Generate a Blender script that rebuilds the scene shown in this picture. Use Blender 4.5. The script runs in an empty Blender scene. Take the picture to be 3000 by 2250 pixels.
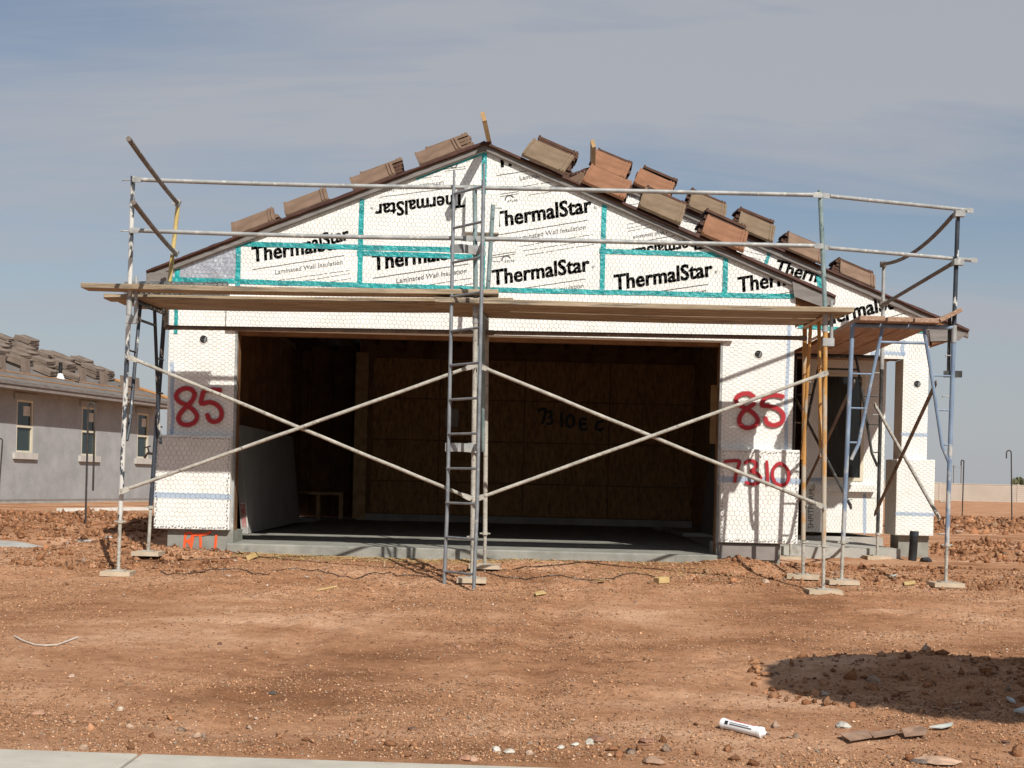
import bpy, bmesh, math, random
import numpy as np
from mathutils import Vector, Matrix

R = math.radians
random.seed(7)
rng = np.random.default_rng(11)
scene = bpy.context.scene
col = scene.collection

# ------------------------------------------------------------------ camera
CZ = 0.585            # eye height above the garage slab (z = 0)
FPX = 4000.0          # focal length in pixels of the 3000 px wide photograph
ROLL = R(1.4)
PX, PY = 1500.0, 1420.0
cam = bpy.data.cameras.new('camera')
cam.lens = 48.0
cam.sensor_width = 36.0
cam.shift_y = (PY - 1125.0) / 3000.0
cam.clip_start = 0.1
cam.clip_end = 6000.0
camo = bpy.data.objects.new('camera', cam)
camo.location = (0, 0, CZ)
camo.rotation_mode = 'QUATERNION'
camo.rotation_quaternion = (Matrix.Rotation(R(90), 4, 'X') @ Matrix.Rotation(ROLL, 4, 'Z')).to_quaternion()
col.objects.link(camo)
scene.camera = camo

# ------------------------------------------------------------------ light
SUNV = Vector((0.43, -1.0, 0.95)).normalized()        # towards the sun
world = bpy.data.worlds.new('World')
scene.world = world
world.use_nodes = True
nt = world.node_tree
for n in list(nt.nodes): nt.nodes.remove(n)
N = nt.nodes.new
sky = N('ShaderNodeTexSky'); sky.sky_type = 'NISHITA'; sky.sun_disc = False
sky.sun_elevation = math.asin(SUNV.z)
sky.sun_rotation = math.atan2(SUNV.x, SUNV.y)
sky.air_density = 1.15; sky.dust_density = 1.2; sky.ozone_density = 2.2; sky.altitude = 400
tc = N('ShaderNodeTexCoord')
sep = N('ShaderNodeSeparateXYZ'); nt.links.new(tc.outputs['Generated'], sep.inputs[0])
zz = N('ShaderNodeMath'); zz.operation = 'MAXIMUM'; zz.inputs[1].default_value = 0.0
nt.links.new(sep.outputs['Z'], zz.inputs[0])
za = N('ShaderNodeMath'); za.operation = 'ADD'; za.inputs[1].default_value = 0.22
nt.links.new(zz.outputs[0], za.inputs[0])
dx = N('ShaderNodeMath'); dx.operation = 'DIVIDE'
nt.links.new(sep.outputs['X'], dx.inputs[0]); nt.links.new(za.outputs[0], dx.inputs[1])
dy = N('ShaderNodeMath'); dy.operation = 'DIVIDE'
nt.links.new(sep.outputs['Y'], dy.inputs[0]); nt.links.new(za.outputs[0], dy.inputs[1])
cmb = N('ShaderNodeCombineXYZ'); nt.links.new(dx.outputs[0], cmb.inputs[0]); nt.links.new(dy.outputs[0], cmb.inputs[1])
mp = N('ShaderNodeMapping'); mp.inputs['Rotation'].default_value = (0, 0, R(24)); mp.inputs['Scale'].default_value = (0.55, 1.15, 1)
mp.inputs['Location'].default_value = (3.3, 1.7, 0)
nt.links.new(cmb.outputs[0], mp.inputs[0])
ns = N('ShaderNodeTexNoise'); ns.inputs['Scale'].default_value = 1.25; ns.inputs['Detail'].default_value = 7
ns.inputs['Roughness'].default_value = 0.5; ns.inputs['Distortion'].default_value = 0.5
nt.links.new(mp.outputs[0], ns.inputs['Vector'])
rp = N('ShaderNodeValToRGB')
rp.color_ramp.elements[0].position = 0.38; rp.color_ramp.elements[0].color = (0.14, 0.14, 0.14, 1)
rp.color_ramp.elements[1].position = 0.60; rp.color_ramp.elements[1].color = (0.9, 0.9, 0.9, 1)
ns2 = N('ShaderNodeTexNoise'); ns2.inputs['Scale'].default_value = 4.2; ns2.inputs['Detail'].default_value = 8; ns2.inputs['Roughness'].default_value = .62; ns2.inputs['Distortion'].default_value = .9
mp2 = N('ShaderNodeMapping'); mp2.inputs['Rotation'].default_value = (0, 0, R(-16)); mp2.inputs['Scale'].default_value = (.30, 1.5, 1); nt.links.new(cmb.outputs[0], mp2.inputs[0]); nt.links.new(mp2.outputs[0], ns2.inputs['Vector'])
nad = N('ShaderNodeMath'); nad.operation = 'MULTIPLY_ADD'; nad.inputs[1].default_value = .24; nt.links.new(ns2.outputs['Fac'], nad.inputs[0])
nsb = N('ShaderNodeMath'); nsb.operation = 'SUBTRACT'; nsb.inputs[1].default_value = .12; nt.links.new(ns.outputs['Fac'], nsb.inputs[0]); nt.links.new(nsb.outputs[0], nad.inputs[2])
nt.links.new(nad.outputs[0], rp.inputs[0])
hz = N('ShaderNodeMapRange'); hz.inputs['From Min'].default_value = 0.0; hz.inputs['From Max'].default_value = 0.28
hz.inputs['To Min'].default_value = 0.85; hz.inputs['To Max'].default_value = 0.0; hz.interpolation_type = 'SMOOTHSTEP'
nt.links.new(zz.outputs[0], hz.inputs['Value'])
mxh = N('ShaderNodeMath'); mxh.operation = 'MAXIMUM'; nt.links.new(hz.outputs[0], mxh.inputs[0]); nt.links.new(rp.outputs[0], mxh.inputs[1])
mix = N('ShaderNodeMix'); mix.data_type = 'RGBA'
mix.inputs[7].default_value = (5.25, 5.45, 5.95, 1)    # thin high cloud veil
nt.links.new(mxh.outputs[0], mix.inputs[0]); nt.links.new(sky.outputs[0], mix.inputs[6])
bg = N('ShaderNodeBackground'); bg.inputs[1].default_value = 0.076
nt.links.new(mix.outputs[2], bg.inputs[0])
wo = N('ShaderNodeOutputWorld'); nt.links.new(bg.outputs[0], wo.inputs[0])

sunl = bpy.data.lights.new('sun', 'SUN'); sunl.energy = 5.0; sunl.angle = R(0.53); sunl.color = (1.0, 0.955, 0.88)
suno = bpy.data.objects.new('sun', sunl)
suno.rotation_mode = 'QUATERNION'
suno.rotation_quaternion = (-SUNV).to_track_quat('-Z', 'Y')
suno.location = (6, -12, 14)
col.objects.link(suno)
scene.view_settings.view_transform = 'Standard'
scene.view_settings.look = 'None'
scene.view_settings.gamma = 1.0
scene.view_settings.exposure = 0.08
scene.render.engine = 'CYCLES'

# ------------------------------------------------------------------ helpers
CR, SR = math.cos(ROLL), math.sin(ROLL)
def uv(px, py):
    a, b = px - PX, py - PY
    return a * CR + b * SR, -a * SR + b * CR
def W(px, py, Y):
    """point at depth Y that stands at this place of the photograph"""
    u, v = uv(px, py)
    return Vector((u * Y / FPX, Y, CZ - v * Y / FPX))
def XZ(px, py, Y):
    p = W(px, py, Y); return (p.x, p.z)

ORG = {}
def org(parent):
    return ORG.get(parent.name, Vector((0, 0, 0))) if parent else Vector((0, 0, 0))
def tag(o, label=None, cat=None, group=None, kind=None):
    if label: o['label'] = label
    if cat: o['category'] = cat
    if group: o['group'] = group
    if kind: o['kind'] = kind
    elif cat: o['kind'] = 'thing'
    return o
def thing(name, loc, label, cat, group=None):
    o = bpy.data.objects.new(name, None); o.empty_display_size = 0.2
    o.location = loc; col.objects.link(o); ORG[o.name] = Vector(loc)
    return tag(o, label, cat, group)
def link(name, me, parent=None, mat=None):
    o = bpy.data.objects.new(name, me); col.objects.link(o)
    if mat and not me.materials: me.materials.append(mat)
    if parent: o.parent = parent
    ORG[o.name] = org(parent)
    return o

class MB:
    def __init__(s): s.v = []; s.f = []
    def add(s, vs, fs):
        b = len(s.v); s.v += [tuple(p) for p in vs]; s.f += [tuple(b + i for i in f) for f in fs]; return s
    def obox(s, c, a, b, d):
        """box about centre c with half axes a, b, d"""
        c, a, b, d = map(Vector, (c, a, b, d))
        if a.cross(b).dot(d) < 0: a = -a
        vs = [c + x * a + y * b + z * d for z in (-1, 1) for y in (-1, 1) for x in (-1, 1)]
        return s.add(vs, [(0, 2, 3, 1), (4, 5, 7, 6), (0, 1, 5, 4), (2, 6, 7, 3), (0, 4, 6, 2), (1, 3, 7, 5)])
    def box(s, x0, x1, y0, y1, z0, z1):
        return s.obox(((x0 + x1) / 2, (y0 + y1) / 2, (z0 + z1) / 2), ((x1 - x0) / 2, 0, 0), (0, (y1 - y0) / 2, 0), (0, 0, (z1 - z0) / 2))
    def bar(s, p, q, w, h, up=(0, 0, 1)):
        p, q = Vector(p), Vector(q); d = q - p; z = d.normalized(); up = Vector(up)
        if abs(z.dot(up)) > .98: up = Vector((0, 1, 0))
        x = z.cross(up).normalized(); y = x.cross(z).normalized()
        return s.obox((p + q) / 2, d / 2, x * w / 2, y * h / 2)
    def tube(s, pts, r, n=10, caps=True):
        pts = [Vector(p) for p in pts]; m = len(pts); rings = []
        rr = r if isinstance(r, (list, tuple)) else [r] * m
        ref = None
        for i, p in enumerate(pts):
            t = (pts[min(i + 1, m - 1)] - pts[max(i - 1, 0)]).normalized()
            if ref is None: ref = Vector((0, 0, 1)) if abs(t.z) < .9 else Vector((0, 1, 0))
            x = t.cross(ref).normalized(); y = x.cross(t).normalized(); ref = y
            rings.append([p + (x * math.cos(a) + y * math.sin(a)) * rr[i] for a in [2 * math.pi * k / n for k in range(n)]])
        vs = [v for ring in rings for v in ring]
        fs = [(i * n + k, i * n + (k + 1) % n, (i + 1) * n + (k + 1) % n, (i + 1) * n + k) for i in range(m - 1) for k in range(n)]
        if caps: fs += [tuple(range(n))[::-1], tuple((m - 1) * n + k for k in range(n))]
        return s.add(vs, fs)
    def slab(s, poly, y0, y1):
        """polygon in (x,z), counter-clockwise seen from -y, between depths y0 < y1"""
        n = len(poly)
        vs = [(x, y0, z) for x, z in poly] + [(x, y1, z) for x, z in poly]
        fs = [tuple(range(n)), tuple(range(2 * n - 1, n - 1, -1))] + [(i, n + i, n + (i + 1) % n, (i + 1) % n) for i in range(n)]
        return s.add(vs, fs)
    def poly(s, pts): return s.add(pts, [tuple(range(len(pts)))])
    def build(s, name, mat, parent=None, smooth=False, fix=True):
        o0 = org(parent)
        me = bpy.data.meshes.new(name)
        me.from_pydata([tuple(Vector(p) - o0) for p in s.v], [], s.f)
        if fix:
            bm = bmesh.new(); bm.from_mesh(me); bmesh.ops.recalc_face_normals(bm, faces=bm.faces); bm.to_mesh(me); bm.free()
        if smooth:
            me.polygons.foreach_set('use_smooth', [True] * len(me.polygons))
            try: me.set_sharp_from_angle(angle=R(40))
            except Exception: pass
        me.update()
        return link(name, me, parent, mat)

def np_mesh(name, V, Q, mat, parent=None, colors=None, tri=False):
    o0 = np.array(org(parent))
    V = np.asarray(V, dtype=np.float32) - o0.astype(np.float32)
    Q = np.asarray(Q, dtype=np.int32); k = Q.shape[1]
    me = bpy.data.meshes.new(name)
    me.vertices.add(len(V)); me.vertices.foreach_set('co', V.ravel())
    me.loops.add(Q.size); me.loops.foreach_set('vertex_index', Q.ravel())
    me.polygons.add(len(Q)); me.polygons.foreach_set('loop_start', np.arange(len(Q), dtype=np.int32) * k)
    me.polygons.foreach_set('loop_total', np.full(len(Q), k, dtype=np.int32))
    me.update(calc_edges=True)
    if colors is not None:
        at = me.color_attributes.new('tint', 'FLOAT_COLOR', 'POINT')
        C = np.ones((len(V), 4), dtype=np.float32); C[:, :3] = colors
        at.data.foreach_set('color', C.ravel())
    return link(name, me, parent, mat)

def dup(o, name=None):
    c = o.copy(); c.name = name or o.name; col.objects.link(c); return c

# ---- value noise
def vnoise(x, y, seed=0):
    x = np.asarray(x, float); y = np.asarray(y, float)
    xi = np.floor(x).astype(np.int64); yi = np.floor(y).astype(np.int64)
    fx = x - xi; fy = y - yi
    fx = fx * fx * (3 - 2 * fx); fy = fy * fy * (3 - 2 * fy)
    def h(a, b):
        n = (a * 374761393 + b * 668265263 + seed * 974711) & 0xffffffff
        n = ((n ^ (n >> 13)) * 1274126177) & 0xffffffff
        return ((n ^ (n >> 16)) & 0xffff) / 65535.0
    return (h(xi, yi) * (1 - fx) + h(xi + 1, yi) * fx) * (1 - fy) + (h(xi, yi + 1) * (1 - fx) + h(xi + 1, yi + 1) * fx) * fy
def fbm(x, y, o=4, seed=0):
    s = 0; a = .5; t = 0
    for i in range(o):
        s = s + a * vnoise(x, y, seed + i * 17); t += a; a *= .5; x = x * 2.03; y = y * 2.03
    return s / t

# ------------------------------------------------------------------ materials
def mat_new(name):
    m = bpy.data.materials.new(name); m.use_nodes = True
    t = m.node_tree; b = t.nodes['Principled BSDF']
    return m, t, b
def noise_mat(name, c1, c2, scale=4.0, rough=.8, detail=6, stretch=(1, 1, 1), bump=0.0, bscale=None, lo=.35, hi=.65, metal=0.0, spec=.3,
              c3=None, s3=30.0, t3=.62, coord='Object', w3=.03, bdist=.01, foot=0.0, foot0=1.2):
    m, t, b = mat_new(name)
    tcn = t.nodes.new('ShaderNodeTexCoord'); mpn = t.nodes.new('ShaderNodeMapping'); mpn.inputs['Scale'].default_value = stretch
    t.links.new(tcn.outputs[coord], mpn.inputs[0])
    n = t.nodes.new('ShaderNodeTexNoise'); n.inputs['Scale'].default_value = scale; n.inputs['Detail'].default_value = detail
    n.inputs['Roughness'].default_value = .6
    t.links.new(mpn.outputs[0], n.inputs['Vector'])
    r = t.nodes.new('ShaderNodeValToRGB'); e = r.color_ramp.elements
    e[0].position = lo; e[0].color = (*c1, 1); e[1].position = hi; e[1].color = (*c2, 1)
    t.links.new(n.outputs['Fac'], r.inputs[0]); out = r.outputs[0]
    if c3:
        n3 = t.nodes.new('ShaderNodeTexNoise'); n3.inputs['Scale'].default_value = s3; n3.inputs['Detail'].default_value = 5
        n3.inputs['Roughness'].default_value = .65
        t.links.new(mpn.outputs[0], n3.inputs['Vector'])
        r3 = t.nodes.new('ShaderNodeValToRGB'); r3.color_ramp.elements[0].position = t3; r3.color_ramp.elements[1].position = t3 + w3
        f3 = n3.outputs['Fac']
        if foot:                                   # splashes get denser towards the foot of the post
            sx = t.nodes.new('ShaderNodeSeparateXYZ'); t.links.new(tcn.outputs['Object'], sx.inputs[0])
            mm = t.nodes.new('ShaderNodeMapRange'); mm.inputs['From Min'].default_value = foot0 + .9; mm.inputs['From Max'].default_value = foot0 - .9
            mm.inputs['To Min'].default_value = -foot * .4; mm.inputs['To Max'].default_value = foot
            t.links.new(sx.outputs['Z'], mm.inputs['Value'])
            aa = t.nodes.new('ShaderNodeMath'); aa.operation = 'ADD'; t.links.new(f3, aa.inputs[0]); t.links.new(mm.outputs[0], aa.inputs[1]); f3 = aa.outputs[0]
        t.links.new(f3, r3.inputs[0])
        mx = t.nodes.new('ShaderNodeMix'); mx.data_type = 'RGBA'
        t.links.new(r3.outputs[0], mx.inputs[0]); t.links.new(out, mx.inputs[6]); mx.inputs[7].default_value = (*c3, 1); out = mx.outputs[2]
    t.links.new(out, b.inputs['Base Color'])
    b.inputs['Roughness'].default_value = rough; b.inputs['Metallic'].default_value = metal
    b.inputs['Specular IOR Level'].default_value = spec
    if bump:
        nb = t.nodes.new('ShaderNodeTexNoise'); nb.inputs['Scale'].default_value = bscale or scale * 6; nb.inputs['Detail'].default_value = 5
        t.links.new(mpn.outputs[0], nb.inputs['Vector'])
        bn = t.nodes.new('ShaderNodeBump'); bn.inputs['Strength'].default_value = bump; bn.inputs['Distance'].default_value = bdist
        t.links.new(nb.outputs['Fac'], bn.inputs['Height']); t.links.new(bn.outputs[0], b.inputs['Normal'])
    return m
M = {}
M['foam'] = noise_mat('foam_board', (.74, .73, .68), (.83, .82, .78), 5, .65, bump=.25, bscale=40, c3=(.35, .33, .3), s3=42, t3=.735, w3=.02)
M['foam_plain'] = noise_mat('foam_plain', (.72, .71, .66), (.82, .81, .77), 6, .8, bump=.35, bscale=60, c3=(.3, .28, .26), s3=36, t3=.72, w3=.03)
M['foil'] = noise_mat('foil', (.5, .52, .57), (.72, .74, .78), 14, .38, metal=.75, bump=.6, bscale=22, spec=.5)
M['tape'] = noise_mat('teal_tape', (.002, .20, .21), (.006, .36, .36), 10, .38, bump=.9, bscale=26, spec=.6, bdist=.02)
M['ink'] = noise_mat('black_ink', (.012, .012, .014), (.03, .03, .034), 20, .6, c3=(.35, .35, .34), s3=60, t3=.66)
M['ink_fine'] = noise_mat('thin_black_ink', (.06, .06, .065), (.13, .13, .13), 20, .7)
M['wire'] = noise_mat('galvanised_wire', (.24, .24, .23), (.42, .42, .41), 9, .45, metal=.3)
M['fascia'] = noise_mat('taupe_fascia', (.15, .135, .125), (.215, .195, .18), 4, .6, stretch=(1, 1, 6), bump=.1)
M['felt'] = noise_mat('brown_underlayment', (.035, .014, .011), (.075, .03, .022), 8, .7, bump=.3)
M['wood'] = noise_mat('raw_lumber', (.36, .22, .10), (.52, .35, .18), 3, .75, stretch=(3, 3, 3), bump=.1, c3=(.2, .11, .05), s3=10, t3=.7)
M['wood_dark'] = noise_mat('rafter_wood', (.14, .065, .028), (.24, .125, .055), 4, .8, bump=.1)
M['plank'] = noise_mat('weathered_plank', (.24, .18, .115), (.42, .335, .235), 3.5, .88, stretch=(.6, 9, 9), bump=.5, bscale=8, c3=(.115, .10, .085), s3=4, t3=.52, w3=.14)
M['pad_wood'] = noise_mat('dusty_pad_wood', (.38, .30, .21), (.52, .43, .32), 5, .9, bump=.3, c3=(.27, .17, .11), s3=8, t3=.56, w3=.12)
M['plank_red'] = noise_mat('stained_plank', (.25, .15, .10), (.40, .27, .19), 4, .85, stretch=(9, .6, 9), bump=.3, bscale=8, c3=(.15, .08, .06), s3=7, t3=.6, w3=.08)
M['osb'] = noise_mat('strand_board', (.19, .092, .038), (.48, .28, .125), 9, .8, stretch=(3.2, 1, 1), bump=.25, lo=.3, hi=.7)
M['concrete'] = noise_mat('concrete', (.30, .29, .26), (.42, .41, .375), 3, .85, bump=.25, bscale=30, c3=(.24, .22, .19), s3=6, t3=.6, w3=.15)
M['slab_edge'] = noise_mat('slab_concrete', (.20, .20, .175), (.30, .295, .26), 4, .85, bump=.3, bscale=25, c3=(.14, .14, .125), s3=5, t3=.58, w3=.15)
M['walk'] = noise_mat('sidewalk_concrete', (.40, .375, .315), (.50, .47, .40), 2.5, .9, bump=.15, bscale=60, c3=(.36, .32, .27), s3=4, t3=.6, w3=.14)
M['galv'] = noise_mat('galvanised_tube', (.25, .255, .25), (.38, .385, .375), 8, .6, metal=.25, c3=(.50, .485, .44), s3=14, t3=.56, w3=.1)
M['tube_plaster'] = noise_mat('plaster_caked_tube', (.30, .28, .24), (.45, .425, .37), 10, .85, bump=.9, bscale=50, c3=(.17, .155, .135), s3=22, t3=.6, w3=.06)
M['tube_dark'] = noise_mat('chipped_dark_paint', (.02, .026, .034), (.05, .06, .075), 6, .5, c3=(.55, .54, .50), s3=13, t3=.575, w3=.05, stretch=(1, 1, .45))
M['tube_white'] = noise_mat('speckled_white_paint', (.46, .45, .42), (.62, .61, .57), 7, .6, c3=(.045, .055, .07), s3=15, t3=.515, w3=.05, stretch=(1, 1, .4))
M['tube_green'] = noise_mat('grey_green_paint', (.13, .19, .19), (.24, .30, .30), 6, .5, c3=(.05, .065, .065), s3=16, t3=.6, w3=.05)
M['tube_yellow'] = noise_mat('yellow_paint', (.37, .185, .045), (.48, .255, .08), 6, .5, c3=(.40, .35, .28), s3=9, t3=.52, w3=.1, stretch=(1, 1, .5), foot=.16, foot0=1.25)
M['tube_pale_yellow'] = noise_mat('pale_yellow_paint', (.46, .34, .12), (.60, .48, .22), 6, .5, c3=(.12, .10, .07), s3=14, t3=.58, w3=.05)
M['tube_blue'] = noise_mat('blue_paint', (.12, .165, .25), (.21, .28, .375), 6, .5, c3=(.40, .40, .38), s3=10, t3=.57, w3=.1, stretch=(1, 1, .5), foot=.16, foot0=1.2)
M['tube_black'] = noise_mat('black_tube', (.02, .02, .02), (.07, .07, .065), 7, .5, c3=(.34, .34, .32), s3=14, t3=.62, w3=.05)
M['tube_rust'] = noise_mat('rusty_tube', (.11, .085, .07), (.20, .165, .14), 8, .7, c3=(.34, .30, .25), s3=12, t3=.62, w3=.06)
M['alu'] = noise_mat('ladder_aluminium', (.17, .185, .20), (.27, .29, .305), 9, .5, metal=.35, c3=(.42, .41, .38), s3=16, t3=.64)
M['stucco'] = noise_mat('grey_stucco', (.282, .290, .290), (.355, .364, .363), 2, .95, bump=.4, bscale=30, bdist=.02)
M['trim'] = noise_mat('pale_trim', (.42, .40, .37), (.50, .48, .44), 6, .8, bump=.2)
M['trim_dark'] = noise_mat('taupe_trim', (.20, .175, .16), (.25, .225, .205), 6, .7)
M['cream'] = noise_mat('cream_vinyl', (.55, .50, .38), (.62, .57, .45), 4, .45)
M['pipe_black'] = noise_mat('black_plastic', (.012, .012, .013), (.03, .03, .032), 8, .4)
M['rebar'] = noise_mat('dark_steel_rod', (.028, .024, .022), (.06, .05, .045), 12, .6)
M['orange'] = noise_mat('orange_batten', (.36, .17, .06), (.46, .24, .10), 5, .8)
M['metal_white'] = noise_mat('white_metal', (.75, .75, .74), (.82, .82, .8), 5, .3)
M['drywall'] = noise_mat('drywall_paper', (.34, .33, .31), (.40, .39, .37), 3, .9)
M['white'] = noise_mat('white_plastic', (.72, .73, .74), (.80, .80, .80), 6, .4)
M['paper'] = noise_mat('white_paper', (.46, .43, .38), (.62, .59, .54), 6, .8)
M['yellow_foam'] = noise_mat('yellow_offcut', (.42, .29, .12), (.56, .42, .20), 8, .9)
M['felt_scrap'] = noise_mat('felt_scrap', (.20, .125, .085), (.33, .21, .145), 6, .85, bump=.5)
M['grey_scrap'] = noise_mat('grey_scrap', (.38, .40, .38), (.50, .52, .49), 6, .85)
M['blockwall'] = noise_mat('block_wall', (.38, .325, .27), (.44, .385, .325), .4, .95)
M['asphalt'] = noise_mat('asphalt', (.04, .04, .042), (.065, .064, .064), 20, .9, bump=.4, bscale=120)
M['bark'] = noise_mat('bark', (.10, .07, .045), (.18, .13, .09), 8, .9, bump=.6, stretch=(3, 3, .6))
M['leaf'] = noise_mat('leaf', (.035, .07, .02), (.08, .13, .04), 3, .6)
M['dry_leaf'] = noise_mat('dry_leaf', (.09, .10, .05), (.17, .17, .09), 3, .8)
M['box_metal'] = noise_mat('electrical_box', (.10, .11, .12), (.3, .31, .32), 14, .4, metal=.5)
M['tile_brown'] = noise_mat('brown_roof_tile', (.155, .098, .064), (.225, .145, .098), 5, .85, bump=.25, bscale=50)
M['tile_orange'] = noise_mat('orange_brown_roof_tile', (.19, .088, .046), (.265, .128, .07), 5, .85, bump=.25, bscale=50)
M['tile_olive'] = noise_mat('olive_brown_roof_tile', (.145, .10, .062), (.205, .145, .092), 5, .85, bump=.25, bscale=50)
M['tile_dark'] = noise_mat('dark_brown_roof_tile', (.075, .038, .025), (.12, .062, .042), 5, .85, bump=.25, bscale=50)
M['felt_roof'] = noise_mat('grey_roof_felt', (.13, .115, .105), (.18, .16, .145), 3, .9, bump=.2)
M['tile_grey'] = noise_mat('grey_brown_roof_tile', (.15, .115, .09), (.225, .175, .14), 4, .9, bump=.2, bscale=40)
def glass(name, c, a):
    m, t, b = mat_new(name); b.inputs['Base Color'].default_value = (*c, 1); b.inputs['Roughness'].default_value = .04
    b.inputs['Alpha'].default_value = a; b.inputs['Specular IOR Level'].default_value = .7
    n = t.nodes.new('ShaderNodeTexNoise'); n.inputs['Scale'].default_value = 2.0
    bn = t.nodes.new('ShaderNodeBump'); bn.inputs['Strength'].default_value = .03; t.links.new(n.outputs['Fac'], bn.inputs['Height'])
    t.links.new(bn.outputs[0], b.inputs['Normal'])
    return m
M['glass'] = glass('window_glass', (.015, .02, .02), .62)
M['glass_far'] = glass('greenish_glass', (.03, .05, .05), .8)
def spray(name, c, dens=1.0):
    """sprayed paint: dense in the middle of the stroke, misting out at its sides"""
    m, t, b = mat_new(name); b.inputs['Base Color'].default_value = (*c, 1); b.inputs['Roughness'].default_value = .55
    a = t.nodes.new('ShaderNodeAttribute'); a.attribute_name = 'edge'
    tcn = t.nodes.new('ShaderNodeTexCoord'); n = t.nodes.new('ShaderNodeTexNoise'); n.inputs['Scale'].default_value = 160
    t.links.new(tcn.outputs['Object'], n.inputs['Vector'])
    ad = t.nodes.new('ShaderNodeMath'); ad.operation = 'MULTIPLY_ADD'; ad.inputs[1].default_value = .45
    t.links.new(n.outputs['Fac'], ad.inputs[0]); t.links.new(a.outputs['Fac'], ad.inputs[2])
    mr = t.nodes.new('ShaderNodeMapRange'); mr.inputs['From Min'].default_value = .80; mr.inputs['From Max'].default_value = 1.18
    mr.inputs['To Min'].default_value = dens; mr.inputs['To Max'].default_value = 0.0
    t.links.new(ad.outputs[0], mr.inputs['Value']); t.links.new(mr.outputs[0], b.inputs['Alpha'])
    return m
M['spray_red'] = spray('red_spray_paint', (.36, .006, .014))
M['spray_orange'] = spray('orange_spray_paint', (.85, .10, .02))
M['spray_black'] = spray('black_spray_paint', (.006, .006, .006))
M['spray_blue'] = spray('blue_marking_ink', (.30, .44, .64), .5)
M['red_print'] = noise_mat('red_end_tape', (.45, .02, .03), (.55, .04, .05), 8, .5, c3=(.7, .66, .64), s3=45, t3=.58)

# ------------------------------------------------------------------ terrain
def sstep(a, b, x):
    t = np.clip((x - a) / (b - a), 0, 1); return t * t * (3 - 2 * t)
def gauss(X, Y, cx, cy, sx, sy): return np.exp(-((X - cx) / sx) ** 2 - ((Y - cy) / sy) ** 2)
def gz(X, Y, fine=True):
    X = np.asarray(X, float); Y = np.asarray(Y, float)
    z = np.where(Y < 13.6, -.18 - .08 * (13.6 - Y), -.18 + .0 * Y)
    Ys = Y + .046 * (np.clip(X, -30, 30) + 2.45)
    z = np.where(Ys < 6.50, -.75 - .2 * sstep(6.50, 6.2, Ys), z)
    z = z + sstep(20, 60, Y) * .05 + sstep(60, 140, Y) * .16
    lot = sstep(6.55, 7.2, Y)
    z = z + lot * (fbm(X * .7, Y * .7, 3, 3) - .5) * .075 * (1 - .4 * sstep(11.2, 12, Y) * sstep(14, 13, Y))
    # soil thrown up against the footings
    z = z + .11 * gauss(X, Y, 2.32, 13.42, .38, .24) + .05 * gauss(X, Y, 3.05, 13.6, .3, .3) + .045 * gauss(X, Y, -3.1, 13.4, .5, .2)
    z = z + .10 * gauss(X, Y, -4.0, 13.5, .55, .5) - .16 * gauss(X, Y, -4.35, 14.9, .9, .55)
    z = z + .05 * gauss(X, Y, .75, 13.35, .9, .22)
    # heaps of clods: left beyond the scaffold, right beyond the porch
    z = z + .21 * np.exp(-((Y - 17.9 - .12 * (X + 7)) / 1.7) ** 2) * sstep(-3.9, -5.2, X) * (.75 + .5 * fbm(X * .9, Y * .9, 3, 21))
    z = z + .14 * np.exp(-((Y - 17.6) / 1.0) ** 2) * sstep(5.0, 5.9, X) * (.6 + .8 * fbm(X * 1.1, Y * 1.1, 3, 22))
    z = z + .24 * np.exp(-((Y - 29.5) / 1.3) ** 2) * sstep(8.2, 9.6, X) * (.6 + .8 * fbm(X * .6, Y * .6, 3, 23))
    # low bank at the right of the drive
    z = z + .13 * gauss(X, Y, 2.55, 8.75, .9, .28) * (.6 + .7 * fbm(X * 2.2, Y * 2.2, 3, 31)) + .08 * gauss(X, Y, 3.4, 8.3, .7, .3)
    if fine:
        near = sstep(6.5, 6.8, Y) * sstep(40, 16, Y)
        rough = .35 + 1.1 * sstep(.42, .68, fbm(X * .55, Y * .9, 3, 41))
        z = z + near * rough * ((fbm(X * 6, Y * 6, 4, 5) - .5) * .035 + (fbm(X * 22, Y * 22, 3, 6) - .5) * .016)
        for xt in (-1.15, .45):                      # wheel tracks running up to the garage
            xc_ = xt + .22 * np.sin(.55 * Y) + .05 * (Y - 10); dd_ = np.abs(X - xc_)
            z = z + lot * sstep(13.2, 12.0, Y) * (-.022 * np.exp(-(dd_ / .13) ** 2) + .012 * np.exp(-((dd_ - .21) / .06) ** 2) + .005 * np.exp(-(dd_ / .11) ** 2) * np.sin(Y * 70 + 12 * np.abs(X - xc_)))
        # dried wheel ruts across the lot
        z = z + lot * .012 * np.sin(9.0 * (Y + .28 * X) + 2.5 * fbm(X * .8, Y * .8, 2, 8)) * sstep(.5, .62, fbm(X * .5 + 9, Y * .7, 2, 9))
    return z
def gz1(x, y): return float(gz(np.array([x]), np.array([y]))[0])
def GP(px, py):
    """ground point seen at this place of the photograph"""
    u, v = uv(px, py); Y = 10.0
    for i in range(16):
        Y = .35 * Y + .65 * FPX * (CZ - gz1(u * Y / FPX, Y)) / v
    return Vector((u * Y / FPX, Y, gz1(u * Y / FPX, Y)))

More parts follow.
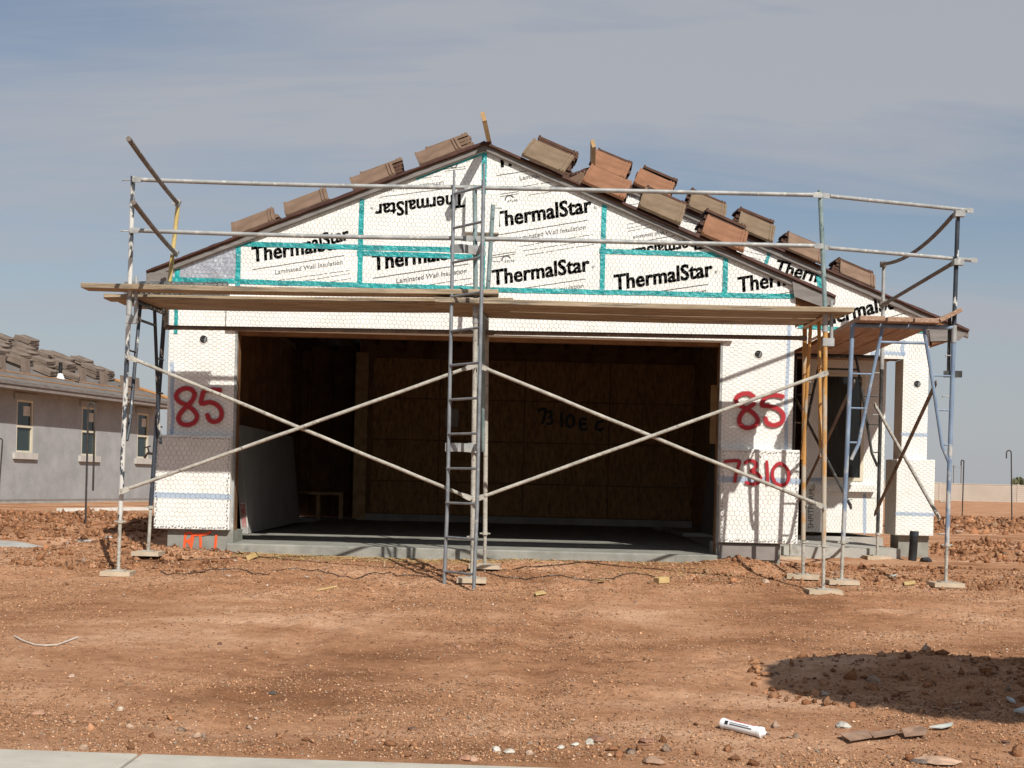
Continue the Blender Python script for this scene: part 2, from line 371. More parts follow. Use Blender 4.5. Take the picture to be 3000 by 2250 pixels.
def build_ground():
    def grow(a, step, end, k=1.13):
        out = [a]
        while out[-1] < end: out.append(out[-1] + step); step *= k
        return out
    xf = list(np.arange(-4.6, 4.6, .034))
    xr = grow(xf[-1], .06, 1500); xl = [-(v) for v in grow(4.6, .06, 1500)][::-1]
    xs = np.array(xl[:-1] + xf + xr[1:])
    yf = list(np.arange(6.35, 14.3, .034))
    yr = grow(yf[-1], .06, 3000, 1.075); yl = [12.7 - v for v in grow(6.35, .2, 40, 1.4)][::-1]
    ys = np.array(yl[:-1] + yf + yr[1:])
    XX, YY = np.meshgrid(xs, ys); ZZ = gz(XX, YY)
    V = np.stack([XX.ravel(), YY.ravel(), ZZ.ravel()], 1)
    nx, ny = len(xs), len(ys)
    i = np.arange((nx - 1) * (ny - 1)); r = i // (nx - 1); c = i % (nx - 1); a = r * nx + c
    Q = np.stack([a, a + 1, a + nx + 1, a + nx], 1)
    m, t, b = mat_new('desert_soil')
    tcn = t.nodes.new('ShaderNodeTexCoord')
    def nz(scale, det=6, rough=.6, st=(1, 1, 1)):
        mpn = t.nodes.new('ShaderNodeMapping'); mpn.inputs['Scale'].default_value = st; t.links.new(tcn.outputs['Object'], mpn.inputs[0])
        n = t.nodes.new('ShaderNodeTexNoise'); n.inputs['Scale'].default_value = scale; n.inputs['Detail'].default_value = det; n.inputs['Roughness'].default_value = rough
        t.links.new(mpn.outputs[0], n.inputs['Vector']); return n.outputs['Fac']
    def ramp(f, stops):
        r_ = t.nodes.new('ShaderNodeValToRGB'); e = r_.color_ramp.elements
        while len(e) < len(stops): e.new(.5)
        for k, (p, c_) in enumerate(stops): e[k].position = p; e[k].color = (*c_, 1)
        t.links.new(f, r_.inputs[0]); return r_.outputs[0]
    big = ramp(nz(.62, 9, .68, (1, 2.1, 1)), [(.36, (.27, .128, .064)), (.45, (.395, .20, .106)), (.54, (.49, .265, .150)), (.65, (.62, .38, .24))])
    fin = ramp(nz(17, 9, .85), [(.36, (.50, .46, .44)), (.46, (.90, .89, .88)), (.54, (1.03, 1.03, 1.03)), (.66, (1.30, 1.31, 1.32))])
    mx = t.nodes.new('ShaderNodeMix'); mx.data_type = 'RGBA'; mx.blend_type = 'MULTIPLY'; mx.inputs[0].default_value = .8
    t.links.new(big, mx.inputs[6]); t.links.new(fin, mx.inputs[7])
    t.links.new(mx.outputs[2], b.inputs['Base Color']); b.inputs['Roughness'].default_value = .95; b.inputs['Specular IOR Level'].default_value = .1
    bn = t.nodes.new('ShaderNodeBump'); bn.inputs['Strength'].default_value = 1.0; bn.inputs['Distance'].default_value = .022
    t.links.new(nz(34, 8, .78), bn.inputs['Height']); t.links.new(bn.outputs[0], b.inputs['Normal'])
    g = np_mesh('ground', V, Q, m)
    g.data.polygons.foreach_set('use_smooth', [True] * len(g.data.polygons))
    tag(g, 'red brown bare desert soil of the building lot', kind='structure')
    M['soil'] = m
build_ground()

def tint_mat(name, rough=.9, bump=.4):
    m, t, b = mat_new(name)
    a = t.nodes.new('ShaderNodeAttribute'); a.attribute_name = 'tint'
    tcn = t.nodes.new('ShaderNodeTexCoord'); n = t.nodes.new('ShaderNodeTexNoise'); n.inputs['Scale'].default_value = 40; n.inputs['Detail'].default_value = 5
    t.links.new(tcn.outputs['Object'], n.inputs['Vector'])
    r_ = t.nodes.new('ShaderNodeValToRGB'); r_.color_ramp.elements[0].position = .3; r_.color_ramp.elements[0].color = (.7, .68, .66, 1); r_.color_ramp.elements[1].position = .7; r_.color_ramp.elements[1].color = (1.15, 1.15, 1.15, 1)
    t.links.new(n.outputs['Fac'], r_.inputs[0])
    mx = t.nodes.new('ShaderNodeMix'); mx.data_type = 'RGBA'; mx.blend_type = 'MULTIPLY'; mx.inputs[0].default_value = 1
    t.links.new(a.outputs['Color'], mx.inputs[6]); t.links.new(r_.outputs[0], mx.inputs[7]); t.links.new(mx.outputs[2], b.inputs['Base Color'])
    b.inputs['Roughness'].default_value = rough; b.inputs['Specular IOR Level'].default_value = .15
    bn = t.nodes.new('ShaderNodeBump'); bn.inputs['Strength'].default_value = bump; bn.inputs['Distance'].default_value = .02
    t.links.new(n.outputs['Fac'], bn.inputs['Height']); t.links.new(bn.outputs[0], b.inputs['Normal'])
    return m
M['pebble'] = tint_mat('pebbles'); M['clod'] = tint_mat('soil_clods', bump=.8)

def ico(sub):
    bm = bmesh.new(); bmesh.ops.create_icosphere(bm, subdivisions=sub, radius=1)
    V = np.array([v.co[:] for v in bm.verts]); F = np.array([[v.index for v in f.verts] for f in bm.faces]); bm.free(); return V, F
OCT = (np.array([[1, 0, 0], [0, 1, 0], [-1, 0, 0], [0, -1, 0], [0, 0, 1], [0, 0, -1]], float),
       np.array([[0, 1, 4], [1, 2, 4], [2, 3, 4], [3, 0, 4], [1, 0, 5], [2, 1, 5], [3, 2, 5], [0, 3, 5]]))
def lumps(name, base, P, S, C, mat, flat=.6, jit=.25, label=None, sink=.2, elong=.35):
    BV, BF = base; n = len(P); k = len(BV)
    sc = S[:, None, None] * (1 + elong * (rng.random((n, 1, 3)) * 2 - 1)) * np.array([1, 1, flat])
    V = BV[None] * (1 + jit * (rng.random((n, k, 1)) * 2 - 1)) * sc
    a = rng.random(n) * 6.283; ca, sa = np.cos(a)[:, None], np.sin(a)[:, None]
    til = (rng.random(n) - .5)[:, None] * .9
    x, y, z = V[..., 0], V[..., 1], V[..., 2]
    z, x = z * np.cos(til) - x * np.sin(til), z * np.sin(til) + x * np.cos(til)
    V = np.stack([x * ca - y * sa, x * sa + y * ca, z], -1)
    V[..., 2] += (S * flat * (1 - 2 * sink))[:, None] * .6
    V += P[:, None, :]
    F = (BF[None] + (np.arange(n) * k)[:, None, None]).reshape(-1, 3)
    col_ = np.repeat(C, k, axis=0)
    o = np_mesh(name, V.reshape(-1, 3), F, mat, None, col_)
    return tag(o, label, kind='stuff') if label else o
def soil_cols(n, light=.12):
    base = np.array([[.42, .23, .126], [.30, .155, .082], [.50, .295, .175], [.46, .265, .15], [.53, .36, .24]])
    w = np.array([.34, .2, .24, .16, .06]); w = w / w.sum()
    c = base[rng.choice(5, n, p=w)] * (.8 + .4 * rng.random((n, 1)))
    k = rng.random(n) < light
    c[k] = np.array([.50, .41, .33]) * (.7 + .5 * rng.random((k.sum(), 1)))
    return c

def build_gravel():
    n = 200000
    Y = 6.55 + (14.1 - 6.55) * rng.random(n) ** 1.15
    X = (rng.random(n) * 2 - 1) * (.40 * Y + .35)
    dens = sstep(.44, .64, fbm(X * .8, Y * 1.4, 5, 51)) * .80 + .20
    band = sstep(11.6, 12.4, Y)
    keep = rng.random(n) < np.maximum(dens, band * .7)
    keep &= ~((Y > 13.55) & (np.abs(X + .35) < 3.2))
    X, Y = X[keep], Y[keep]; n = len(X)
    S = .0034 + .0085 * rng.random(n) ** 2.4 + (rng.random(n) < .015) * .014 * rng.random(n)
    S *= .85 + .35 * sstep(11, 13.5, Y)
    P = np.stack([X, Y, gz(X, Y)], 1)
    lumps('gravel', OCT, P, S, soil_cols(n, .035) * (.55 + .75 * rng.random((n, 1)) ** 1.4), M['pebble'], .62, .3, 'fine gravel and grit scattered over the red soil')
build_gravel()

def build_clods():
    V1 = ico(1); V0 = OCT
    def field(n, xr, yr, smin, smax, dens, name, label, power=2.0, light=.02, up=.0):
        X = xr[0] + (xr[1] - xr[0]) * rng.random(n); Y = yr[0] + (yr[1] - yr[0]) * rng.random(n)
        k = rng.random(n) < dens(X, Y); X, Y = X[k], Y[k]
        S = smin + (smax - smin) * rng.random(len(X)) ** power
        P = np.stack([X, Y, gz(X, Y) + up], 1)
        h_ = len(X) // 2; C = soil_cols(len(X), light) * np.array([.78, .68, .62]) * (.65 + .5 * rng.random((len(X), 1)))
        lumps(name, V1, P[:h_], S[:h_], C[:h_], M['clod'], .9, .68, label, elong=.55)
        lumps(name, V0, P[h_:], S[h_:] * 1.1, C[h_:], M['clod'], .8, .5, label.replace('heap of', 'crumbled').replace('ridge of', 'crumbled'), elong=.6)
    field(24000, (-12, -4.1), (15.2, 20.6), .007, .043, lambda X, Y: np.exp(-((Y - 17.9 - .12 * (X + 7)) / 2.0) ** 2) * sstep(-4.0, -4.8, X), 'dirt_clods', 'heap of broken red soil clods left of the scaffold', 3.0)
    field(9000, (5.2, 9.5), (15.2, 19.6), .008, .042, lambda X, Y: np.exp(-((Y - 17.5) / 1.5) ** 2) * sstep(5.0, 5.6, X), 'dirt_clods', 'low band of red soil clods right of the porch column', 3.0)
    field(12000, (8.4, 15), (27, 32), .018, .07, lambda X, Y: np.exp(-((Y - 29.5) / 1.5) ** 2), 'dirt_clods', 'far ridge of dark soil clods near the hooked rods', 2.6)
    # crumbs in front of the footings and on the bank at the right
    field(1700, (1.7, 5.2), (12.4, 14.6), .006, .03, lambda X, Y: .8 + 0 * X, 'soil_crumbs', 'loose soil crumbs in front of the right pier and porch', 2.6)
    field(900, (-4.6, -2.6), (12.3, 13.6), .007, .034, lambda X, Y: .8 + 0 * X, 'soil_crumbs', 'loose soil crumbs around the left pier footing', 2.6)
    field(520, (1.5, 3.8), (7.8, 9.1), .008, .034, lambda X, Y: .7 + 0 * X, 'soil_crumbs', 'soil crumbs along the low bank by the dark shadow', 2.4)
    field(260, (-2.6, 3.4), (6.55, 7.3), .008, .028, lambda X, Y: .7 + 0 * X, 'soil_crumbs', 'small crumbs and stones along the sidewalk edge', 2.6, .3)
build_clods()

# ------------------------------------------------------------------ sidewalk, kerb, street
sw = thing('sidewalk', (0, 6.0, -.74), 'pale concrete sidewalk along the bottom edge of the lot', None); sw['kind'] = 'structure'
for x0, x1 in ((-30, -10.9), (-10.88, -7.86), (-7.84, -4.79), (-4.77, -1.748), (-1.732, 1.30), (1.316, 4.3), (4.316, 7.3), (7.316, 30)):
    mb = MB(); mb.add([(x, y - .046 * (x + 2.45) + .036 * (0 if y < 6 else 0), z) for z in (-.9, -.738) for x, y in ((x0, 5.0), (x1, 5.0), (x1, 6.535), (x0, 6.535))], [(0, 1, 2, 3), (4, 5, 6, 7), (0, 1, 5, 4), (1, 2, 6, 5), (2, 3, 7, 6), (3, 0, 4, 7)]); o = mb.build('slab', M['walk'], sw)
    bv = o.modifiers.new('bevel', 'BEVEL'); bv.width = .008; bv.segments = 2
mb = MB(); mb.add([(x, y - .046 * (x + 2.45), z) for z in (-1.1, -.735) for x, y in ((-30, 4.84), (30, 4.84), (30, 4.995), (-30, 4.995))], [(0, 1, 2, 3), (4, 5, 6, 7), (0, 1, 5, 4), (1, 2, 6, 5), (2, 3, 7, 6), (3, 0, 4, 7)]); tag(mb.build('kerb', M['walk']), 'concrete kerb beside the street', kind='structure')
mb = MB(); mb.box(-60, 60, -9, 6.2, -1.2, -.90); tag(mb.build('street', M['asphalt']), 'dark asphalt street in front of the lot', kind='structure')

# ------------------------------------------------------------------ 2-D tools for the front walls
def clip_half(poly, a, b):
    """keep the part of a polygon on the left of a->b"""
    out = []
    def side(p): return (b[0] - a[0]) * (p[1] - a[1]) - (b[1] - a[1]) * (p[0] - a[0])
    for i in range(len(poly)):
        p, q = poly[i], poly[(i + 1) % len(poly)]; sp, sq = side(p), side(q)
        if sp >= 0: out.append(p)
        if (sp > 0 and sq < 0) or (sp < 0 and sq > 0):
            t = sp / (sp - sq); out.append((p[0] + t * (q[0] - p[0]), p[1] + t * (q[1] - p[1])))
    return out
def ccw(poly):
    a = sum(poly[i][0] * poly[(i + 1) % len(poly)][1] - poly[(i + 1) % len(poly)][0] * poly[i][1] for i in range(len(poly)))
    return poly if a > 0 else poly[::-1]
TXT = {}
def text_mesh(body, bold, shear):
    key = (body, bold, shear)
    if key not in TXT:
        cu = bpy.data.curves.new('lettering', 'FONT'); cu.body = body; cu.size = 1; cu.offset = bold; cu.shear = shear; cu.resolution_u = 3
        cu.space_character = 1.02 if bold else 1.0
        ob = bpy.data.objects.new('lettering', cu); col.objects.link(ob)
        me = bpy.data.meshes.new_from_object(ob, depsgraph=bpy.context.evaluated_depsgraph_get())
        V = [(v.co.x, v.co.y) for v in me.vertices]; F = [tuple(p.vertices) for p in me.polygons]
        bpy.data.objects.remove(ob); bpy.data.curves.remove(cu); bpy.data.meshes.remove(me)
        x0 = min(v[0] for v in V); x1 = max(v[0] for v in V)
        TXT[key] = ([((x - x0) / (x1 - x0), y / (x1 - x0)) for x, y in V], F)
    return TXT[key]
def clip_mesh(V, F, Y, poly):
    bm = bmesh.new(); vs = [bm.verts.new((x, Y, z)) for x, z in V]
    for f in F:
        try: bm.faces.new([vs[i] for i in f])
        except ValueError: pass
    n = len(poly)
    for i in range(n):
        a, b = poly[i], poly[(i + 1) % n]
        ex, ez = b[0] - a[0], b[1] - a[1]
        if abs(ex) + abs(ez) < 1e-6: continue
        bmesh.ops.bisect_plane(bm, geom=bm.verts[:] + bm.edges[:] + bm.faces[:], plane_co=(a[0], Y, a[1]), plane_no=(ez, 0, -ex), clear_outer=True)
    return bm
def flat_print(items, Y, poly, name, mat, parent):
    """items: list of (V2d, F) already placed in (x,z); clipped by a convex polygon"""
    V, F = [], []
    for v, f in items:
        b = len(V); V += v; F += [tuple(b + i for i in q) for q in f]
    bm = clip_mesh(V, F, Y, poly)
    if not bm.faces: bm.free(); return None
    for f in bm.faces:
        f.normal_update()
        if f.normal.y > 0: f.normal_flip()
    o0 = org(parent)
    for v in bm.verts: v.co -= o0
    me = bpy.data.meshes.new(name); bm.to_mesh(me); bm.free()
    return link(name, me, parent, mat)
def place(VF, o, w, ang, dx=0, dy=0, hs=1.0):
    V, F = VF; c, s = math.cos(ang), math.sin(ang)
    return [(o[0] + (x * w + dx) * c - (y * w * hs + dy) * s, o[1] + (x * w + dx) * s + (y * w * hs + dy) * c) for x, y in V], F
def rect2(x0, y0, x1, y1): return [(x0, y0), (x1, y0), (x1, y1), (x0, y1)], [(0, 1, 2, 3)]
def board_print(o, w, ang, Y, poly, parent, seed=0, extras=True):
    """the board maker's print: big name, rule, strap line, fine print lines, little arch mark"""
    rr = random.Random(seed)
    big = [place(text_mesh('ThermalStar', .010, .12), o, w * .988, ang, dx=ddx * w, dy=ddy * w, hs=1.12) for ddx in (0, .005, .010) for ddy in (0, .005)]
    flat_print(big, Y, poly, 'lettering', M['ink'], parent)
    fine = [place(rect2(0, 0, 1, 1), o, 1, ang)] if False else []
    def q(x0, y0, x1, y1):
        V, F = rect2(x0 * w, y0 * w, x1 * w, y1 * w); fine.append(place((V, F), o, 1, ang))
    q(-.02, -.078, .93, -.071)
    fine.append(place(text_mesh('Laminated Wall Insulation', .006, .18), o, w * .70, ang, dx=w * .20, dy=-w * .158))
    fine.append(place(text_mesh('®', 0, 0), o, w * .03, ang, dx=w * 1.01, dy=w * .02))
    for k in range(3):
        y = -.225 - k * .048; x = .22 + .02 * k
        while x < .95:
            L = rr.uniform(.05, .2); q(x, y, min(x + L, .96), y + .0045); x += L + rr.uniform(.008, .02)
            y += rr.choice((-1, 0, 1)) * .0025
    for k in range(2):
        q(-.06, -.27 - k * .022, .17, -.264 - k * .022)
    if extras:
        cx, cy = .07, -.335
        for k in range(10):
            a0, a1 = math.pi * (.1 + .09 * k), math.pi * (.1 + .09 * (k + 1))
            V = [((cx + rr_ * math.cos(a)) * w, (cy + rr_ * math.sin(a)) * w) for a, rr_ in ((a0, .036), (a0, .05), (a1, .05), (a1, .036))]
            fine.append(place((V, [(0, 1, 2, 3)]), o, 1, ang))
        fine.append(place(text_mesh('ATLAS', .01, 0), o, w * .105, ang, dx=w * .045, dy=w * -.362))
    flat_print(fine, Y, poly, 'fine_print', M['ink_fine'], parent)

def inpoly(x, y, poly):
    c = np.zeros(x.shape, bool); n = len(poly)
    for i in range(n):
        x0, y0 = poly[i]; x1, y1 = poly[(i + 1) % n]
        if y0 == y1: continue
        k = ((y0 > y) != (y1 > y)) & (x < (x1 - x0) * (y - y0) / (y1 - y0) + x0); c ^= k
    return c
def hexnet(poly, f3, parent, size=.026, wire=.0014, tall=False, seed=0):
    """woven hexagonal stucco netting over a polygon; f3(a,b,d) -> world point, d = distance proud of the wall"""
    poly = [(p[1], p[0]) for p in poly] if tall else poly
    xs = [p[0] for p in poly]; ys = [p[1] for p in poly]
    s = size; w = math.sqrt(3) * s; h = 1.5 * s
    j0, j1 = int(min(ys) / h) - 2, int(max(ys) / h) + 2; i0, i1 = int(min(xs) / w) - 2, int(max(xs) / w) + 2
    J, I = np.meshgrid(np.arange(j0, j1), np.arange(i0, i1), indexing='ij')
    cx = (I * w + (J % 2) * w / 2).ravel(); cy = (J * h).ravel()
    top = np.stack([cx, cy + s], 1); ur = np.stack([cx + w / 2, cy + s / 2], 1); lr = np.stack([cx + w / 2, cy - s / 2], 1); ul = np.stack([cx - w / 2, cy + s / 2], 1)
    A = np.concatenate([top, ur, ul]); B = np.concatenate([ur, lr, top])
    def warp(p):
        x, y = p[:, 0], p[:, 1]
        return np.stack([x + .8 * s * (fbm(x * 7, y * 7, 2, seed + 1) - .5) + .22 * s * (vnoise(x * 90, y * 90, seed + 2) - .5),
                         y + 1.1 * s * (fbm(x * 4, y * 4, 2, seed + 3) - .5) + .22 * s * (vnoise(x * 90, y * 90, seed + 4) - .5)], 1)
    A, B = warp(A), warp(B)
    mid = (A + B) / 2; k = inpoly(mid[:, 0], mid[:, 1], poly); A, B = A[k], B[k]
    d = B - A; L = np.linalg.norm(d, axis=1, keepdims=True); d /= L; nrm = np.stack([-d[:, 1], d[:, 0]], 1)
    tw = np.where(np.abs(d[:, :1]) < .3, 1.5, 1.0)        # the twisted strands are thicker
    P0 = A - nrm * wire * tw / 2; P1 = A + nrm * wire * tw / 2; Q0 = B - nrm * wire * tw / 2; Q1 = B + nrm * wire * tw / 2
    lift = .0015 + .004 * vnoise(mid[k][:, 0] * 9, mid[k][:, 1] * 9, seed + 5)
    def to3(p, dd):
        a, b = (p[:, 1], p[:, 0]) if tall else (p[:, 0], p[:, 1])
        return f3(a, b, dd)
    V = np.stack([to3(P0, lift), to3(A, lift + wire), to3(P1, lift), to3(Q0, lift), to3(B, lift + wire), to3(Q1, lift)], 1).reshape(-1, 3)
    n = len(A); b = np.arange(n)[:, None] * 6
    Q = np.concatenate([b + np.array([[0, 3, 4, 1]]), b + np.array([[1, 4, 5, 2]]), b + np.array([[2, 5, 3, 0]])])
    o = np_mesh('wire_netting', V, Q, M['wire'], parent); o['kind'] = 'stuff'
    return o
def front(Y): return lambda a, b, d: np.stack([a, np.full_like(a, Y) - d, b], 1)
def leftface(X): return lambda a, b, d: np.stack([np.full_like(a, X) - d, a, b], 1)

def smooth_path(pts, k=6):
    pts = [Vector((p[0], p[1], 0)) for p in pts]; out = []
    P = [pts[0]] + pts + [pts[-1]]
    for i in range(1, len(P) - 2):
        p0, p1, p2, p3 = P[i - 1], P[i], P[i + 1], P[i + 2]
        for j in range(k):
            t = j / k
            out.append(.5 * ((2 * p1) + (-p0 + p2) * t + (2 * p0 - 5 * p1 + 4 * p2 - p3) * t * t + (-p0 + 3 * p1 - 3 * p2 + p3) * t ** 3))
    out.append(pts[-1]); return out
def stroke(paths, width, Y, name, mat, parent, soft=1.0):
    """spray-can strokes: ribbons in the (x,z) plane at depth Y, 'edge' runs 0 (core) to 1 (mist)"""
    V, F, E = [], [], []
    for si, path in enumerate(paths):
        pts = smooth_path(path); yy = Y - .0012 * si
        # round ends
        d0 = (pts[0] - pts[1]).normalized(); d1 = (pts[-1] - pts[-2]).normalized(); h = width / 2
        seq = [(pts[0] + d0 * h, .02, 1.0), (pts[0] + d0 * h * .75, .66, .75), (pts[0] + d0 * h * .3, .95, .3)] + [(p, 1.0, 0.0) for p in pts] + \
              [(pts[-1] + d1 * h * .3, .95, .3), (pts[-1] + d1 * h * .75, .66, .75), (pts[-1] + d1 * h, .02, 1.0)]
        m = len(seq); b0 = len(V)
        for i, (p, ws, e) in enumerate(seq):
            t = (seq[min(i + 1, m - 1)][0] - seq[max(i - 1, 0)][0]).normalized(); nrm = Vector((-t.y, t.x, 0))
            for f in (-1, -.6, 0, .6, 1):
                q = p + nrm * f * h * ws; V.append((q.x, yy - .00002 * i, q.y)); E.append(max(abs(f), e))
        for i in range(m - 1):
            for k in range(4):
                a = b0 + i * 5 + k; F.append((a, a + 1, a + 6, a + 5))
    o0 = org(parent); me = bpy.data.meshes.new(name); me.from_pydata([tuple(Vector(v) - o0) for v in V], [], F)
    at = me.attributes.new('edge', 'FLOAT', 'POINT'); at.data.foreach_set('value', E); me.update()
    return link(name, me, parent, mat)
def zpath(pts, x0, y0, s, Y): return [XZ(x0 + x / s, y0 + y / s, Y) for x, y in pts]

# ------------------------------------------------------------------ THE HOUSE UNDER CONSTRUCTION
YF, YW, Y2, YP = 13.75, 13.66, 16.2, 18.3      # garage gable, its wainscot, rear gable, porch back wall
house = thing('house', (0, 17, 0), 'unfinished house clad in white printed insulation boards, open garage, brown tiles stacked on its roof', 'house')
S1, S2 = .409, .400
PK1, PK2 = (-.36, 4.015), (.83, 4.36)
def roof1(x): return PK1[1] - S1 * abs(x - PK1[0])
def roof2(x): return PK2[1] - S2 * abs(x - PK2[0])
XL, XJL, XJR, XR = -3.49, -2.81, 2.08, 2.81     # pier edges and garage jambs
ZH = 2.07                                       # head of the garage opening
ZS = 1.0                                        # top of wainscot

# concrete
mb = MB()
x0, x1, y0, y1 = XJL - .03, XJR + .03, 13.64, 20.75
mb.add([(x0, y0, -.5), (x1, y0, -.5), (x1, y1, -.5), (x0, y1, -.5), (x0, y0, -.07), (x1, y0, -.07), (x1, y1, -.005), (x0, y1, -.005)],
       [(0, 1, 2, 3), (4, 5, 6, 7), (0, 1, 5, 4), (1, 2, 6, 5), (2, 3, 7, 6), (3, 0, 4, 7)])
gf = mb.build('garage_floor', M['slab_edge'], house); bv = gf.modifiers.new('bevel', 'BEVEL'); bv.width = .012; bv.segments = 2
def stem(x0, x1, y0, y1, z1, name='footing', m='slab_edge'):
    mb = MB(); mb.box(x0, x1, y0, y1, -.6, z1); return mb.build(name, M[m], house)
ftl = stem(XL + .04, XJL + .02, 13.73, 14.2, .055)
ftr = stem(XJR - .01, XR - .1, 13.73, 14.2, .055)
mb = MB(); mb.box(XJR + .01, XR - .12, 13.70, 13.728, -.11, .04); mb.build('sill_board', M['trim_dark'], house)
stem(XL + .06, XL + .26, 14.202, 20.74, .05)
mb = MB(); mb.box(2.3, 4.5, 15.75, 18.25, -.5, -.05); mb.build('porch_slab', M['concrete'], house)
stem(4.60, 4.96, 16.2, 16.55, .10)
# orange survey marking on the left footing
sp = [[(1085, 990), (1078, 1080), (1068, 1190)], [(1082, 992), (1140, 985), (1142, 1035), (1100, 1060)], [(1105, 1060), (1135, 1095)],
      [(1158, 1005), (1140, 1100), (1122, 1150)], [(1150, 1008), (1190, 1000), (1240, 992)], [(1222, 1005), (1228, 1060), (1226, 1110)], [(1230, 1000), (1290, 990), (1315, 975)],
      [(1372, 1010), (1366, 1070), (1360, 1135)]]
stroke([zpath(p, 200, 1250, 3.16, 13.73) for p in sp], .032, 13.727, 'survey_mark', M['spray_orange'], ftl)

# --- garage gable boards (photograph positions on the wall plane)
def F1(px, py): return XZ(px, py, YF)
TAPES = {}
def rake_clip(poly, drop=.05):
    poly = clip_half(poly, (PK1[0], PK1[1] - drop), (PK1[0] - 5, PK1[1] - drop - 5 * S1))
    return clip_half(poly, (PK1[0] + 5, PK1[1] - drop - 5 * S1), (PK1[0], PK1[1] - drop))
xc = [F1(698, 770)[0], F1(1058, 720)[0], F1(1416, 650)[0], F1(1768, 720)[0], F1(2125, 800)[0]]
zb = F1(1400, 848)[1]             # bottom tape
zuL = F1(1050, 730)[1]; zuL2 = F1(1230, 748)[1]; zuR = F1(1940, 740)[1]
print('cols', xc, 'zb', zb, zuL, zuL2, zuR)
ZTOP = 4.2
boards = {
    'foil': [(XL, zb), (xc[0], zb), (xc[0], ZTOP), (XL, ZTOP)],
    'b2': [(xc[0], zb), (xc[1], zb), (xc[1], zuL), (xc[0], zuL)],
    'b2u': [(xc[0], zuL), (xc[1], zuL), (xc[1], ZTOP), (xc[0], ZTOP)],
    'b3': [(xc[1], zb), (xc[2], zb), (xc[2], zuL2), (xc[1], zuL2)],
    'b3u': [(xc[1], zuL2), (xc[2], zuL2), (xc[2], ZTOP), (xc[1], ZTOP)],
    'b4': [(xc[2], zb), (xc[3], zb), (xc[3], ZTOP), (xc[2], ZTOP)],
    'b5u': [(xc[3], zuR), (XR, zuR), (XR, ZTOP), (xc[3], ZTOP)],
    'b5': [(xc[3], zb), (xc[4], zb), (xc[4], zuR), (xc[3], zuR)],
    'b6': [(xc[4], zb), (XR, zb), (XR, zuR), (xc[4], zuR)],
    'low': [(XL, ZH + .0), (XR, ZH + .0), (XR, zb), (XL, zb)],
    'pl': [(XL, ZS - .05), (XJL, ZS - .05), (XJL, ZH), (XL, ZH)],
    'pr': [(XJR, ZS - .05), (XR, ZS - .05), (XR, ZH), (XJR, ZH)],
}
BO = {}; BP = {}
for i, (k, p) in enumerate(boards.items()):
    p = rake_clip(p); BP[k] = p
    dy = .0008 * (i % 4)
    mb = MB(); mb.slab(ccw(p), YF + dy, YF + .05)
    BO[k] = mb.build('insulation_board', M['foil'] if k == 'foil' else M['foam'], house)
BO['foil']['label'] = 'bare silver foil board at the low left corner of the gable'
BO['pl']['label'] = 'left pier board with a red sprayed number'
BO['pr']['label'] = 'right pier board with a red sprayed number'
A10 = R(10.2)
def pr(key, px0, py0, px1, py1, seed, flip=False, Y=None, poly=None, par=None):
    Y = Y or YF; a = XZ(px0, py0, Y); b = XZ(px1, py1, Y)
    w = math.hypot(b[0] - a[0], b[1] - a[1]); ang = math.atan2(b[1] - a[1], b[0] - a[0])
    board_print(a, w, ang, Y - .0016, poly or BP[key], par or BO[key], seed)
pr('b2', 742, 768, 1026, 724, 1)
pr('b2u', 790, 764, 1028, 700, 2)
pr('b3', 1096, 792, 1390, 748, 3)
pr('b3u', 1358, 566, 1095, 600, 4)
pr('b4', 1447, 668, 1738, 620, 5)
pr('b4', 1446, 836, 1732, 793, 6)
pr('b4', 1458, 492, 1745, 448, 7)
pr('b5u', 2065, 692, 1838, 732, 8)
pr('b5', 1803, 850, 2092, 808, 9)
pr('b6', 2166, 857, 2455, 812, 10)

def tape(px0, py0, px1, py1, Y=YF, w=.050, par=None, dx=0):
    a = Vector((*XZ(px0, py0, Y), 0)); b = Vector((*XZ(px1, py1, Y), 0)); L = (b - a).length; n = max(2, int(L / .06))
    t = (b - a).normalized(); nr = Vector((-t.y, t.x, 0)); mb = MB(); vs = []
    rr = random.Random(int(px0 + py0)); wob = 0
    for i in range(n + 1):
        p = a + (b - a) * i / n; wob = wob * .7 + rr.uniform(-.002, .002)
        for f in (-1, 1):
            e = f * w / 2 + wob + rr.uniform(-.0012, .0012); q = p + nr * e
            vs.append((q.x, Y - .0025 - .0006 * dx - rr.uniform(0, .0012), q.y))
    mb.add(vs, [(2 * i, 2 * i + 1, 2 * i + 3, 2 * i + 2) for i in range(n)])
    back = [(x, Y - .0022 - .0002 * dx, z) for x, y, z in vs]
    ob = mb.build('seam_tape', M['tape'], par or house, fix=False)
    so = ob.modifiers.new('thickness', 'SOLIDIFY'); so.thickness = .001; so.offset = 0
    return ob
tape(505, 819, 1400, 846, dx=0); tape(1398, 848, 2326, 869, dx=1)
tape(700, 714, 1408, 734, dx=0); tape(1046, 741, 1408, 753, dx=2)
tape(1756, 736, 2132, 747, dx=0)
tape(699, 708, 697, 838, dx=3); tape(1061, 584, 1053, 842, dx=3); tape(1420, 436, 1412, 852, dx=3)
tape(1771, 588, 1763, 862, dx=3); tape(2127, 742, 2122, 870, dx=3)
tape(1218, 521, 1412, 446, dx=4, w=.05)
tape(520, 782, 519, 838, dx=4); tape(517, 905, 515, 978, dx=4, w=.036)

